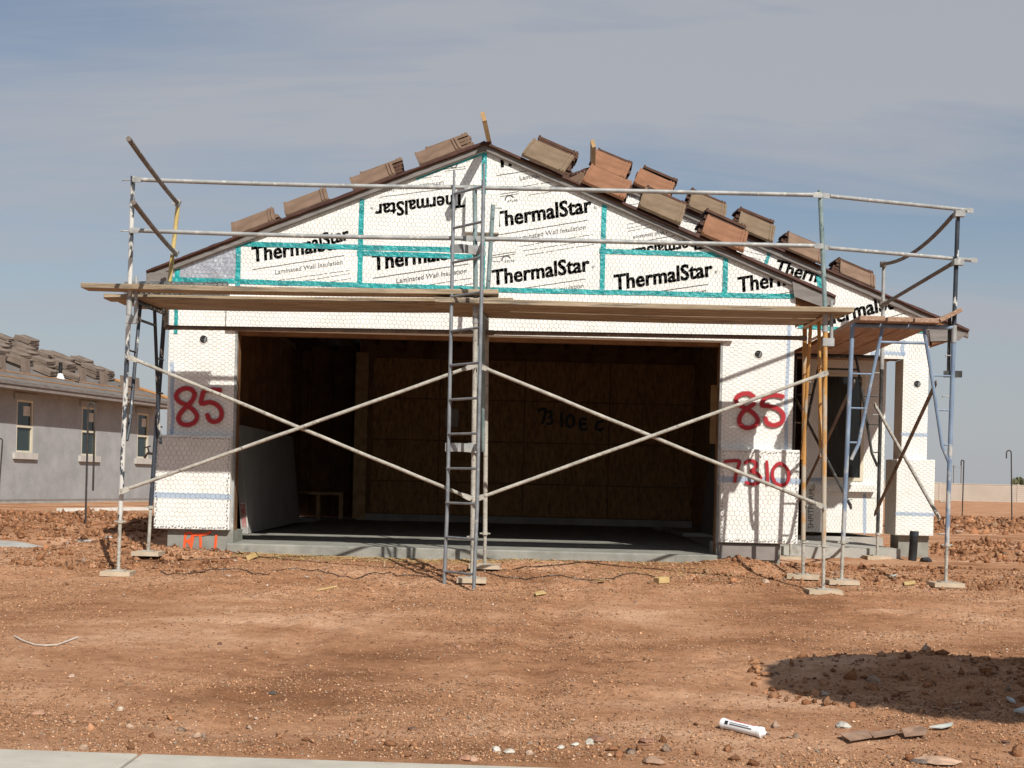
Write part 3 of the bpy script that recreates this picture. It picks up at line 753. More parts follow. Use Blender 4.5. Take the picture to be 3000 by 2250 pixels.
# foam vent block near the peak and header trim over the opening
mb = MB(); (x0, z1), (x1, z0) = F1(1366, 572), F1(1462, 686); mb.box(x0, x1, YF - .085, YF - .004, z0, z1)
vb = mb.build('vent_block', M['foam_plain'], house)
hexnet([(x0, z0), (x1, z0), (x1, z1), (x0, z1)], front(YF - .085), vb, .026, seed=61)
(hx0, hz1), (hx1, _) = F1(667, 895), F1(2146, 960)
mb = MB(); mb.box(hx0, hx1, YF - .05, YF - .003, ZH + .012, ZH + .30); ht = mb.build('header_trim', M['foam_plain'], house)
hexnet([(hx0, ZH + .015), (hx1, ZH + .015), (hx1, ZH + .29), (hx0, ZH + .29)], front(YF - .05), ht, .026, seed=62)

c = W(432, 1328, 14.1); mb = MB(); mb.tube([c + Vector((.14, 0, -.01)), c, c + Vector((-.03, 0, -.05))], .014, 8); tp = mb.build('hose_tap', M['tube_rust'], house, smooth=True)
mb = MB(); mb.tube([c + Vector((.02, 0, 0)), c + Vector((.0, 0, .06))], .008, 6); mb.bar(c + Vector((-.035, 0, .055)), c + Vector((.03, 0, .075)), .02, .012); mb.build('tap_handle', M['tube_rust'], tp, smooth=True)
# netting over the gable and piers
gab = rake_clip([(XL, ZH + .02), (XR, ZH + .02), (XR, ZTOP), (XL, ZTOP)], .085)
hexnet(gab, front(YF), house, .0265, seed=3)
for k, a, b in (('pl', XL, XJL), ('pr', XJR, XR)):
    hexnet([(a, ZS), (b, ZS), (b, ZH + .02), (a, ZH + .02)], front(YF), BO[k], .0265, tall=True, seed=8)

# wainscot blocks at the foot of the piers
WB = []
for a, b, sd in ((XL - .085, XJL - .01, 12), (XJR + .01, XR + .06, 14)):
    mb = MB(); mb.box(a, b, YW, YF + .04, .06, ZS)
    o = mb.build('wainscot_board', M['foam_plain'], house); WB.append(o)
    bv = o.modifiers.new('bevel', 'BEVEL'); bv.width = .006; bv.segments = 2
    hexnet([(a, .065), (b, .065), (b, ZS - .005), (a, ZS - .005)], front(YW), o, .029, seed=sd)
    V, F = [], []
    mb = MB()                                                                    # doubled netting edge: knots along the border
    for e in range(2):
        for k in range(int((b - a) / .03)):
            x = a + .015 + k * .03; z = (.085, ZS - .03)[e]
            mb.obox((x + random.uniform(-.006, .006), YW - .008, z + random.uniform(-.008, .008)), (.008, 0, .003), (0, .002, 0), (-.001, 0, .0035))
    for e in range(2):
        for k in range(int(.92 / .034)):
            z = .08 + k * .034; x = (a + .02, b - .02)[e]
            mb.obox((x + random.uniform(-.008, .008), YW - .008, z + random.uniform(-.006, .006)), (.0035, 0, .006), (0, .002, 0), (-.005, 0, .003))
    t_ = mb.build('netting_ties', M['wire'], o); t_['kind'] = 'stuff'
    zz_ = (XZ(560, 1452, YW)[1], XZ(2230, 1407, YW)[1])[0 if sd == 12 else 1]
    stroke([[(a + .01, zz_), (b - .01, zz_ - .004)]], .075, YW - .0018, 'marking_band', M['spray_blue'], o)
# blue chalk along the pier edges
stroke([zpath([(1590, 520), (1600, 640), (1590, 780), (1600, 1000), (1590, 1160)], 0, 900, 3.16, YF)], .05, YF - .0018, 'marking_band', M['spray_blue'], BO['pl'])
stroke([zpath([(725, 260), (720, 480), (710, 700), (700, 900), (700, 1290)], 2050, 850, 2.765, YF)], .045, YF - .0018, 'marking_band', M['spray_blue'], BO['pr'])

# sprayed numbers
e8 = [(1805, 800), (1775, 762), (1715, 752), (1655, 782), (1635, 832), (1668, 878), (1735, 910), (1800, 960), (1828, 1015), (1800, 1068), (1735, 1090), (1680, 1075), (1655, 1030), (1680, 975), (1735, 915), (1785, 862), (1808, 812)]
e5 = [(2040, 768), (1965, 766), (1895, 778), (1874, 830), (1868, 892), (1945, 880), (2015, 908), (2055, 968), (2045, 1032), (1990, 1062), (1942, 1042), (1925, 1000)]
stroke([zpath(p, 0, 900, 3.16, YF) for p in (e8, e5)], .062, YF - .0185, 'sprayed_number', M['spray_red'], BO['pl'])
r8 = [(432, 862), (395, 838), (340, 842), (296, 872), (304, 922), (372, 958), (436, 1002), (468, 1058), (436, 1102), (372, 1116), (322, 1082), (324, 1024), (368, 968), (436, 924)]
r5 = [(668, 862), (598, 850), (532, 868), (500, 930), (560, 940), (632, 962), (674, 1012), (662, 1068), (602, 1094), (548, 1078), (530, 1040)]
stroke([zpath(p, 2050, 850, 2.765, YF) for p in (r8, r5)], .060, YF - .0185, 'sprayed_number', M['spray_red'], BO['pr'])
n7 = [(206, 1388), (262, 1382), (318, 1386), (308, 1436), (290, 1500), (282, 1548)]
n3 = [(366, 1398), (408, 1380), (452, 1400), (448, 1440), (412, 1464), (458, 1482), (492, 1522), (470, 1560), (418, 1570), (374, 1558)]
n1 = [(540, 1392), (546, 1480), (548, 1566)]
n0 = [(640, 1404), (600, 1436), (586, 1496), (604, 1552), (650, 1580), (702, 1560), (720, 1500), (700, 1440), (652, 1404), (618, 1414)]
stroke([zpath(p, 2050, 850, 2.765, YW) for p in (n7, n3, n1, n0)], .043, YW - .0185, 'sprayed_number', M['spray_red'], WB[1])

# round lamp boxes let into the boards
def lampbox(px, py, Y, r=.046, parent=house):
    c = W(px, py, Y); mb = MB()
    ring = [c + Vector((math.cos(a) * r, -.003, math.sin(a) * r)) for a in [k * math.pi / 10 for k in range(20)]]
    inn = [c + Vector((math.cos(a) * r * .86, -.005, math.sin(a) * r * .86)) for a in [k * math.pi / 10 for k in range(20)]]
    back = [p + Vector((0, .004, 0)) for p in inn]
    mb.add(ring + inn, [(k, (k + 1) % 20, 20 + (k + 1) % 20, 20 + k) for k in range(20)])
    o = mb.build('lamp_box', M['foam_plain'], parent, fix=False)
    mb = MB(); mb.add(back, [tuple(range(20))]); mb.build('box_shade_disc', M['pipe_black'], o, fix=False)  # flat black disc, colour standing in for the shaded hollow of the box
    mb = MB(); mb.bar(c + Vector((.006, -.008, -.03)), c + Vector((.02, -.008, .022)), .008, .006); mb.bar(c + Vector((.022, -.008, -.028)), c + Vector((.026, -.008, .016)), .006, .006)
    mb.build('cable_end', M['galv'], o)
lampbox(597, 994, YF, parent=BO['pl']); lampbox(2222, 1038, YF, parent=BO['pr'])

# jambs and head lumber of the garage opening
for x0, x1 in ((XJL - .005, XJL + .014), (XJR - .014, XJR + .005)):
    mb = MB(); mb.box(x0, x1, 13.80, 13.93, -.065, ZH); mb.build('jamb', M['wood_dark'], house)
for x, s in ((XJL, 1), (XJR, -1)):
    mb = MB(); mb.box(x - .012, x + .012, YF - .002, YF + .05, .05, ZH); mb.build('corner_bead', M['galv'], house)
mb = MB(); mb.box(XJL, XJR, 13.80, 13.93, ZH - .035, ZH + .02); mb.build('head_jamb', M['wood_dark'], house)
mb = MB(); mb.box(XJL - .3, XJR + .3, 13.82, 13.99, ZH + .025, ZH + .42); mb.build('header_beam', M['wood_dark'], house)

# walls of the garage
XGL, XGR, YB = -3.40, 2.72, 20.6
mb = MB(); mb.box(XL, XL + .015, 13.81, 26, .05, 2.62); mb.build('side_wall', M['foam'], house)
mb = MB(); mb.box(XL + .016, XGL, 13.81, 26, .05, 2.62); mb.build('wall_sheathing', M['osb'], house)
for k in range(16):
    y = 14.15 + k * .406; mb = MB(); mb.box(XGL, XGL + .09, y, y + .038, .09, 2.55); mb.build('stud', M['wood_dark'], house)
mb = MB(); mb.box(XGL, XGL + .09, 14.1, 20.6, .05, .088); mb.build('bottom_plate', M['wood'], house)
mb = MB(); mb.box(XGL, XGL + .09, 14.1, 20.6, 2.552, 2.63); mb.build('top_plate', M['wood'], house)
mb = MB(); mb.box(XGR, XGR + .09, 13.81, YB, .05, 2.62); mb.build('partition_wall', M['osb'], house)
for x0, x1, ya in ((XL + .002, XJL - .006, 13.802), (XJR + .006, XR - .002, 13.802)):
    mb = MB(); mb.box(x0, x1, ya, ya + .012, .06, 2.62); mb.build('wall_sheathing', M['osb'], house)
    for xx in (x0 + .02, x1 - .06):
        mb = MB(); mb.box(xx, xx + .038, ya + .013, ya + .10, .06, 2.55); mb.build('stud', M['wood'], house)
# back wall: strand board panels with dark joints over a low kerb
rows = [.105, .60, 1.225, 1.85, 2.46]
colsx = [-2.34, -1.12, .16, 1.445, XGR]
for r_ in range(4):
    for c_ in range(4):
        g = .010; mb = MB(); yy = YB + random.uniform(0, .004)
        mb.box(colsx[c_] + g, colsx[c_ + 1] - g, yy, yy + .014, rows[r_] + g, rows[r_ + 1] - g)
        ob = mb.build('strand_board_panel', M['osb'], house)
        if r_ == 2 and c_ == 2: p72 = ob
mb = MB(); mb.box(-2.34, XGR, YB + .02, YB + .12, .0, 2.75); mb.build('back_wall', M['wood_dark'], house)
mb = MB(); mb.box(-2.34, XGR, YB - .05, YB + .018, .0, .10); mb.build('stem_kerb', M['concrete'], house)
mb = MB(); mb.box(-2.34, XGR, YB - .03, YB + .016, 2.47, 2.56); mb.build('top_plate', M['wood_dark'], house)
mb = MB(); mb.box(-2.39, -2.20, YB - .06, YB - .01, .02, 2.52); mb.build('post', M['wood'], house)
mb = MB(); mb.box(-2.19, -2.13, YB - .045, YB - .012, .02, 2.5); mb.build('post', M['wood_dark'], house)
bx = [(330, 175), (400, 165), (396, 215), (372, 300)], [(420, 195), (455, 190), (455, 230), (435, 245), (468, 270), (455, 305), (420, 310)], [(560, 205), (562, 330)], [(640, 225), (612, 260), (612, 320), (645, 340), (680, 310), (678, 250), (645, 225)], \
     [(800, 265), (745, 270), (750, 360), (805, 362)], [(752, 312), (790, 312)], [(960, 290), (915, 300), (900, 345), (930, 372), (965, 362)]
stroke([zpath(p, 1480, 1150, 3.386, YB) for p in bx], .055, YB - .004, 'sprayed_number', M['spray_black'], house)
# alcove with the water-heater stand
mb = MB(); mb.box(XGL, -2.34, 21.9, 22.0, 0, 2.75); mb.build('alcove_wall', M['wood_dark'], house)
mb = MB(); mb.box(-2.34, -2.30, YB + .13, 21.89, 0, 2.75); mb.build('alcove_wall', M['wood_dark'], house)
for k in range(3):
    mb = MB(); x = XGL + .12 + k * .33; mb.box(x, x + .04, 21.8, 21.89, .05, 2.6); mb.build('stud', M['wood_dark'], house)
st = lambda px, py: XZ(px, py, 20.7)
(ax, az), (bx_, bz), (cx_, cz) = st(903, 1440), st(1006, 1444), st(1006, 1520)
mb = MB(); mb.box(ax, bx_, 20.66, 20.72, az - .045, az); mb.build('stand_rail', M['wood'], house)
for x in (ax + .13, bx_ - .06):
    mb = MB(); mb.box(x, x + .06, 20.66, 20.72, .0, az - .046); mb.build('stand_leg', M['wood'], house)
mb = MB(); mb.box(ax - .3, bx_, 20.74, 21.5, az - .03, az); mb.build('stand_top', M['osb'], house)
# garage floor runs on into the alcove
mb = MB(); mb.box(XGL + .1, -2.34, 20.76, 21.88, -.3, -.001); mb.build('alcove_floor', M['concrete'], house)
mb = MB(); mb.box(XGL + .09, XJL - .032, 14.21, 20.75, -.3, -.06); mb.build('garage_floor', M['slab_edge'], house)
mb = MB(); mb.box(XJR + .032, XGR, 14.21, 20.75, -.3, -.06); mb.build('garage_floor', M['slab_edge'], house)
# ceiling joists
for k in range(16):
    x = -3.3 + k * .405; mb = MB(); mb.box(x, x + .04, 14.0, 22.0, 2.64, 2.82); mb.build('ceiling_joist', M['wood_dark'], house)
for y in (16.2, 18.4):
    mb = MB(); mb.box(-3.35, 2.7, y, y + .14, 2.60, 2.638); mb.build('joist_brace', M['wood_dark'], house)
# paper and switch boxes on the back wall
(x0, z1), (x1, z0) = XZ(1305, 1197, YB), XZ(1342, 1250, YB); mb = MB(); mb.box(x0, x1, YB - .004, YB - .002, z0, z1); mb.build('notice_paper', M['paper'], house)
for px, py in ((2040, 1307), (2038, 1237), (2038, 1247)):
    p = W(px, py, YB); mb = MB(); mb.box(p.x - .03, p.x + .03, YB - .02, YB - .003, p.z - .05, p.z + .05); mb.build('switch_box', M['pipe_black'], house)
p0 = W(2100, 1128, 15.0); mb = MB(); mb.box(p0.x - .06, p0.x + .035, 15.0, 15.04, W(2100, 1300, 15.0).z, p0.z); mb.build('wall_block', M['wood'], house)

# --- roofs
def roof_plane(xa, xb, f, y0, y1, t0, t1, name, mat):
    mb = MB()
    P = [(xa, f(xa) - t0), (xb, f(xb) - t0), (xb, f(xb) - t1), (xa, f(xa) - t1)]
    mb.slab(ccw([(p[0], p[1]) for p in P]), y0, y1); return mb.build(name, mat, house)
E1L, E1R, E2L, E2R = -3.72, 3.2, -3.9, 5.36
for a, b in ((E1L, PK1[0]), (PK1[0], E1R)):
    roof_plane(a, b, roof1, 13.705, 20.3, .012, .03, 'roof_deck', M['wood_dark'])
    roof_plane(a, b, roof1, 13.69, 20.3, -.004, .010, 'roof_underlayment', M['felt'])
for a, b in ((E2L, PK2[0]), (PK2[0], E2R)):
    roof_plane(a, b, roof2, 16.16, 30, .012, .03, 'roof_deck', M['wood_dark'])
    roof_plane(a, b, roof2, 16.145, 30, -.004, .010, 'roof_underlayment', M['felt'])
# wavy loose edge of the underlayment along the rakes
def felt_edge(xa, xb, f, Y, seed):
    n = 90; mb = MB(); vs = []; rr = random.Random(seed); d = 0
    for i in range(n + 1):
        x = xa + (xb - xa) * i / n; d = max(-.004, min(.022, d * .85 + rr.uniform(-.004, .0055)))
        z = f(x) + .004
        vs += [(x, Y + .0, z + d * .7), (x, Y - .012 - d * .4, z - .022 - d * .5)]
    mb.add(vs, [(2 * i, 2 * i + 1, 2 * i + 3, 2 * i + 2) for i in range(n)])
    o = mb.build('underlayment_edge', M['felt'], house, fix=False)
    so = o.modifiers.new('thickness', 'SOLIDIFY'); so.thickness = .003
felt_edge(E1L, PK1[0], roof1, 13.688, 1); felt_edge(PK1[0], E1R, roof1, 13.688, 2)
felt_edge(PK2[0] - .9, PK2[0], roof2, 16.143, 3); felt_edge(PK2[0], E2R, roof2, 16.143, 4)
def rake(a, b, f, y0, y1, d0, d1, name='fascia', mat=None):
    P = ccw([(a, f(a) - d0), (b, f(b) - d0), (b, f(b) - d1), (a, f(a) - d1)])
    mb = MB(); mb.slab(P, y0, y1); return mb.build(name, mat or M['fascia'], house)
rake(E1L, PK1[0] - .001, roof1, 13.707, 13.725, .032, .080); rake(PK1[0] + .001, E1R, roof1, 13.707, 13.725, .032, .080)
rake(E1L, PK1[0] - .001, roof1, 13.727, 13.745, .032, .090, 'rake_trim', M['trim']); rake(PK1[0] + .001, E1R, roof1, 13.727, 13.745, .032, .090, 'rake_trim', M['trim'])
rake(PK2[0] - 1.0, PK2[0] - .001, roof2, 16.162, 16.178, .032, .09); rake(PK2[0] + .001, E2R, roof2, 16.162, 16.178, .032, .09)
rake(PK2[0] + .001, E2R, roof2, 16.18, 16.195, .032, .10, 'rake_trim', M['trim'])
# boxed eave ends
mb = MB(); mb.slab(ccw([XZ(2322, 822, 13.68), XZ(2328, 868, 13.68), XZ(2412, 899, 13.68), XZ(2440, 890, 13.68), XZ(2449, 874, 13.68)]), 13.695, 13.705); mb.build('eave_return', M['fascia'], house)
mb = MB(); mb.slab(ccw([(E1L, roof1(E1L) - .02), (E1L, roof1(E1L) - .16), (XL - .01, roof1(XL) - .30), (XL - .01, roof1(XL) - .1)]), 13.695, 13.705); mb.build('eave_return', M['fascia'], house)
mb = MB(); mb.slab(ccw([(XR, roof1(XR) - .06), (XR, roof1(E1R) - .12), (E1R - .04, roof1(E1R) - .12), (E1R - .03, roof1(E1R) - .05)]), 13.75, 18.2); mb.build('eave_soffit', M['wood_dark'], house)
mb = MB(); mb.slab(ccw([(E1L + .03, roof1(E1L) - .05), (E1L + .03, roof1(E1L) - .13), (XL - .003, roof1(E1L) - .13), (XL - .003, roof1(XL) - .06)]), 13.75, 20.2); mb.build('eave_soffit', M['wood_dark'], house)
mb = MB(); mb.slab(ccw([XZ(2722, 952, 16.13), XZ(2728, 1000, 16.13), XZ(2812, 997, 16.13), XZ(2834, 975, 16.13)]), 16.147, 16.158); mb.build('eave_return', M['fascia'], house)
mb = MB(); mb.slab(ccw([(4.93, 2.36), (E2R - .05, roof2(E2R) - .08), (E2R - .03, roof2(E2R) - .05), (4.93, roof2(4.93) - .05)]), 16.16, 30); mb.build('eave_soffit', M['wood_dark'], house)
# lumber laid on the ridges, sticking out over the gables
for pk, yy, L, dxx in ((PK1, 13.66, .75, .005), (PK2, 16.1, .9, -.02)):
    mb = MB(); mb.bar((pk[0] + .06, yy + .6, pk[1] + .035), (pk[0] + dxx, yy - L, pk[1] + .045), .085, .04, (1, 0, 0.3)); mb.build('ridge_board', M['wood'], house)

# --- rear gable, porch column, porch wall
def rake2(poly, drop=.06):
    poly = clip_half(poly, (PK2[0], PK2[1] - drop), (PK2[0] - 5, PK2[1] - drop - 5 * S2))
    return clip_half(poly, (PK2[0] + 5, PK2[1] - drop - 5 * S2), (PK2[0], PK2[1] - drop))
ZP = 2.19
x2 = [-.5, XZ(2244, 760, Y2)[0], XZ(2397, 830, Y2)[0], 4.91]
zt2 = XZ(2450, 965, Y2)[1]
B2 = []
for i in range(3):
    p = rake2([(x2[i], zt2), (x2[i + 1], zt2), (x2[i + 1], 4.5), (x2[i], 4.5)])
    mb = MB(); mb.slab(ccw(p), Y2 + .0007 * i, Y2 + .06); o = mb.build('insulation_board', M['foam'], house); B2.append((o, p))
mb = MB(); p = rake2([(2.91, ZP), (4.91, ZP), (4.91, zt2), (2.91, zt2)]); mb.slab(ccw(p), Y2 + .001, Y2 + .06); lowb = mb.build('insulation_board', M['foam'], house)
pr('', 2268, 800, 2530, 858, 21, Y=Y2, poly=B2[1][1], par=B2[1][0])
pr('', 1990, 622, 2270, 690, 22, Y=Y2, poly=B2[0][1], par=B2[0][0])
pr('', 1640, 560, 1930, 520, 24, Y=Y2, poly=B2[0][1], par=B2[0][0])
pr('', 2395, 960, 2668, 892, 23, Y=Y2, poly=B2[2][1], par=B2[2][0])
tape(2254, 742, 2236, 790, Y2, .045); tape(2397, 808, 2404, 850, Y2, .06, dx=1)
tape(2338, 956, 2480, 966, Y2, .05); tape(2640, 968, 2712, 972, Y2, .05)
g2 = rake2([(2.91, ZP + .01), (4.90, ZP + .01), (4.90, zt2), (2.91, zt2)], .095)
hexnet(g2, front(Y2), house, .0265, seed=72)
g2 = rake2([(1.0, zt2), (4.90, zt2), (4.90, 4.4), (1.0, 4.4)], .095)
hexnet(g2, front(Y2), house, .0265, seed=71)
mb = MB(); mb.box(2.91, 4.60, Y2 + .061, Y2 + .30, ZP, 2.7); mb.build('porch_beam', M['wood_dark'], house)
# column: upper shaft and wainscot
mb = MB(); mb.box(4.61, 4.91, Y2 + .001, 16.55, ZS - .02, ZP - .001); cu_ = mb.build('porch_column', M['foam'], house)
mb = MB(); mb.box(4.535, 4.985, 16.11, 16.60, .10, ZS); cw = mb.build('wainscot_board', M['foam_plain'], house)
bv = cw.modifiers.new('bevel', 'BEVEL'); bv.width = .008; bv.segments = 2
hexnet([(4.61, ZS), (4.91, ZS), (4.91, ZP), (4.61, ZP)], front(Y2), cu_, .0265, tall=True, seed=81)
hexnet([(4.535, .105), (4.985, .105), (4.985, ZS), (4.535, ZS)], front(16.11), cw, .0275, tall=True, seed=82)
hexnet([(16.12, .105), (16.59, .105), (16.59, ZS), (16.12, ZS)], leftface(4.535), cw, .0275, tall=True, seed=83)
for py, x0, x1, Y, par in ((1273, 4.62, 4.90, Y2, cu_), (1506, 4.55, 4.97, 16.11, cw)):
    z = XZ(2690, py, Y)[1]; stroke([[(x0, z), (x1, z - .003)]], .055, Y - .0018, 'marking_band', M['spray_blue'], par)
lampbox(2687, 1125, Y2, .048, cu_)
stroke([zpath([(1655, 420), (1640, 470), (1650, 520)], 2050, 850, 2.765, Y2), zpath([(1400, 512), (1500, 508), (1650, 516)], 2050, 850, 2.765, Y2)], .06, Y2 - .002, 'marking_band', M['spray_blue'], lowb)
mb = MB(); mb.box(2.91, 4.95, Y2 + .31, YP, 2.44, 2.47); mb.build('porch_ceiling', M['osb'], house)
# porch wall around the window
(wx0, wz1), (wx1, wz0) = XZ(2414, 1092, YP), XZ(2528, 1410, YP)
wxl, wxr = XZ(2362, 1300, YP)[0], 4.98
pieces = [[(wxl, .05), (wx0, .05), (wx0, 2.44), (wxl, 2.44)], [(wx1, .05), (wxr, .05), (wxr, 2.44), (wx1, 2.44)],
          [(wx0, .05), (wx1, .05), (wx1, wz0), (wx0, wz0)], [(wx0, wz1), (wx1, wz1), (wx1, 2.44), (wx0, 2.44)]]
for i, p in enumerate(pieces):
    mb = MB(); mb.slab(ccw(p), YP + .0005 * i, YP + .10); o = mb.build('insulation_board', M['foam'], house)
    hexnet(p, front(YP), o, .0275, seed=90 + i)
    if i == 0: pwl = o
    if i == 2: pwb = o
(sx0, sz1), (sx1, sz0) = XZ(2384, 1418, YP), XZ(2560, 1442, YP)
mb = MB(); mb.box(sx0, sx1, YP - .09, YP - .002, sz0, sz1); sl = mb.build('window_sill', M['foam_plain'], house)
hexnet([(sx0, sz0), (sx1, sz0), (sx1, sz1), (sx0, sz1)], front(YP - .09), sl, .026, seed=97)
z = XZ(2400, 1405, YP)[1]; stroke([[(wxl + .02, z), (wx0 - .01, z)]], .06, YP - .0018, 'marking_band', M['spray_blue'], pwl)
a, b = XZ(2533, 1450, YP), XZ(2533, 1560, YP); stroke([[a, b]], .06, YP - .0018, 'marking_band', M['spray_blue'], pieces and o)
# stencil running up the edge of the porch wall
VF = text_mesh('SHPITFORM', .0, 0); o_ = XZ(2382, 1548, YP)
flat_print([place(VF, o_, .52, R(90))], YP - .003, [(wxl, 0), (wxr, 0), (wxr, 2.4), (wxl, 2.4)], 'lettering', M['ink_fine'], pwl)
win = MB(); fr = .045
for (a0, b0, a1, b1) in ((wx0, wz0, wx0 + fr, wz1), (wx1 - fr, wz0, wx1, wz1), (wx0 + fr, wz0, wx1 - fr, wz0 + fr), (wx0 + fr, wz1 - fr, wx1 - fr, wz1)):
    win.box(a0, a1, YP - .012, YP + .05, b0, b1)
wf = win.build('window', M['cream'], house)
mb = MB(); mb.box(wx0 + fr, wx1 - fr, YP + .02, YP + .026, wz0 + fr, wz1 - fr); mb.build('pane', M['glass'], wf)
mb = MB(); mb.box(wx0 + .19, wx0 + .21, YP + .028, YP + .05, wz0 + fr, wz1 - fr); mb.build('mullion', M['cream'], wf)
# rooms behind it
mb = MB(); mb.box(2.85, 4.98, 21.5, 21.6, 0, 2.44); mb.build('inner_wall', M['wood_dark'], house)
for x in (wx0 + .12, wx0 + .16, wx0 + .36):
    mb = MB(); mb.box(x, x + .035, 19.4, 19.5, .75, 2.2); mb.build('stud', M['wood'], house)
mb = MB(); mb.box(4.88, 4.98, YP + .11, 30, .05, 2.44); mb.build('side_wall', M['foam'], house)
mb = MB(); mb.box(2.82, 2.9, 14.3, 21.4, .05, 2.62); mb.build('side_wall', M['osb'], house)
mb = MB(); mb.box(2.3, 4.98, 18.26, 30, -.4, -.002); mb.build('inner_floor', M['concrete'], house)
mb = MB(); mb.box(XL, 4.9, 29.9, 30, .0, 2.6); mb.build('rear_wall', M['osb'], house)
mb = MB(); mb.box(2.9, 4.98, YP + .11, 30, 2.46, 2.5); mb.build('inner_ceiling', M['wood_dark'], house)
mb = MB(); mb.box(2.30, XR, 14.25, 14.30, .05, 2.6); mb.build('side_wall', M['osb'], house)

# ------------------------------------------------------------------ roof tiles
def tile_mesh(name, mat):
    mb = MB(); L, D, T = .46, .36, .028
    mb.box(-L / 2, L / 2, -D / 2, D / 2, 0, T)
    mb.box(-L / 2, -L / 2 + .022, -D / 2 + .004, D / 2 - .004, T - .001, T + .010); mb.box(L / 2 - .062, L / 2 - .046, -D / 2 + .004, D / 2 - .004, T - .001, T + .012)
    mb.box(L / 2 - .030, L / 2 - .012, -D / 2 + .004, D / 2 - .004, T - .001, T + .012)
    mb.box(-L / 2 + .05, -L / 2 + .12, D / 2 - .03, D / 2 - .015, -.008, .001)
    me = bpy.data.meshes.new(name); me.from_pydata(mb.v, [], mb.f); me.materials.append(mat)
    return me
TM = {k: tile_mesh('roof_tile', M[k]) for k in ('tile_brown', 'tile_orange', 'tile_olive', 'tile_dark', 'tile_grey')}
def put_tile(kind, c, e1, e2, e3, label, group, name='roof_tile'):
    o = bpy.data.objects.new(name, TM[kind]); col.objects.link(o)
    e1, e2, e3 = Vector(e1).normalized(), Vector(e2).normalized(), Vector(e3).normalized()
    m = Matrix((e1, e2, e3)).transposed().to_4x4(); m.translation = c; o.matrix_world = m
    return tag(o, label, 'roof tile', group)
def stack(px, roof, side, where, n, faces, kinds, fan=0, dy=.0, rot=0.0, shift=0.0, lean=None):
    """n tiles lying on the deck, with a tile or two leaned on edge against their front"""
    Yr = (13.72 if roof == 1 else 16.17) + dy
    f, s, pk = (roof1, S1, PK1) if roof == 1 else (roof2, S2, PK2)
    # px of the stack middle measured at roof height
    x = (px - PX) * Yr / FPX
    for it in range(3):
        z = f(x); py = PY - (z - CZ) * FPX / Yr; u, v = uv(px, py); x = u * Yr / FPX
        py = PY - ((f(x) + .1 - CZ) * FPX / Yr) + SR * (px - PX); u, v = uv(px, py); x = u * Yr / FPX
    sg = 1 if side == 'R' else -1
    e1 = Vector((1, 0, -s * sg)).normalized(); e2 = Vector((0, 1, 0)); e3 = e2.cross(e1) * -1
    e3 = Vector((s * sg, 0, 1)).normalized(); e1 = e2.cross(e3).normalized()
    base = Vector((x, Yr, f(x) + .006))
    grp = 'roof tiles stacked on the unfinished house'
    h = 0; al = R(lean if lean is not None else (33 if side == 'L' else 34))
    for k in range(n):
        r = rot + random.uniform(-.05, .05) + fan * (k - n / 2)
        a1 = e1 * math.cos(r) + e2 * math.sin(r); a2 = e2 * math.cos(r) - e1 * math.sin(r)
        c = base + e2 * (n * 0.038 / math.tan(al) + .185 + random.uniform(-.012, .012)) + e1 * (shift + random.uniform(-.025, .025)) + e3 * h
        kd = kinds[1] if k < n - 1 else kinds[2]
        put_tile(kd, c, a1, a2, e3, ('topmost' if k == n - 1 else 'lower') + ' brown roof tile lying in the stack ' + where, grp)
        h += 0.038
    if side == 'R':                                # a second pile behind, a little up the slope
        hb = 0
        for k in range(3):
            r = random.uniform(-.08, .08); a1 = e1 * math.cos(r) + e2 * math.sin(r); a2 = e2 * math.cos(r) - e1 * math.sin(r)
            c = base + e2 * (n * 0.038 / math.tan(al) + .60) + e1 * (-.20 + random.uniform(-.03, .03)) + e3 * hb; hb += .038
            put_tile('tile_dark' if k % 3 else kinds[0], c, a1, a2, e3, 'tile in the pile right behind the stack ' + where, grp)
    for k in range(faces):
        a2 = (e2 * math.cos(al) + e3 * math.sin(al)).normalized(); nn = (e3 * math.cos(al) - e2 * math.sin(al)).normalized()
        c = base + a2 * .18 + e2 * (.012 - .085 * k) + nn * (.032 if faces > 1 and k == 0 else .0) + a2 * (.12 if faces > 1 and k == 0 else 0) + e1 * random.uniform(-.012, .012)
        put_tile(kinds[0], c, e1, a2, nn, ('' if k == 0 else 'lower ') + 'tile leaning against the stack ' + where, grp)
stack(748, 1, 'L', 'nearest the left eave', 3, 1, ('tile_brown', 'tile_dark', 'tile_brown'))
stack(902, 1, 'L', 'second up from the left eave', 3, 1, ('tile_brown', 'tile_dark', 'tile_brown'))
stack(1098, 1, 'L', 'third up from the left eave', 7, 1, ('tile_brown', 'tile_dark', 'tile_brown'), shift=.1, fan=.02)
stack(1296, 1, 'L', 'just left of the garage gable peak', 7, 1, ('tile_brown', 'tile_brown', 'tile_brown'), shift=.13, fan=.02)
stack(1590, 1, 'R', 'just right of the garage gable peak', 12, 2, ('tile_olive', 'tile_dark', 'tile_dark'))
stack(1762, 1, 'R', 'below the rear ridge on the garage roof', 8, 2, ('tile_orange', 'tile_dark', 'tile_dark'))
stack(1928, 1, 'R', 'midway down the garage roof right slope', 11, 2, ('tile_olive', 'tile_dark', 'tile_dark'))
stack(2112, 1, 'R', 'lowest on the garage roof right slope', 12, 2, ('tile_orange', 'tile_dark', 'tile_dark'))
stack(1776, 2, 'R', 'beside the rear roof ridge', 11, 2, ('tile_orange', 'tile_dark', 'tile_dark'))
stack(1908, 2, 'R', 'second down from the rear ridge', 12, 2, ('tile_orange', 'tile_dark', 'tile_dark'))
stack(2062, 2, 'R', 'third down from the rear ridge', 11, 2, ('tile_olive', 'tile_dark', 'tile_dark'))
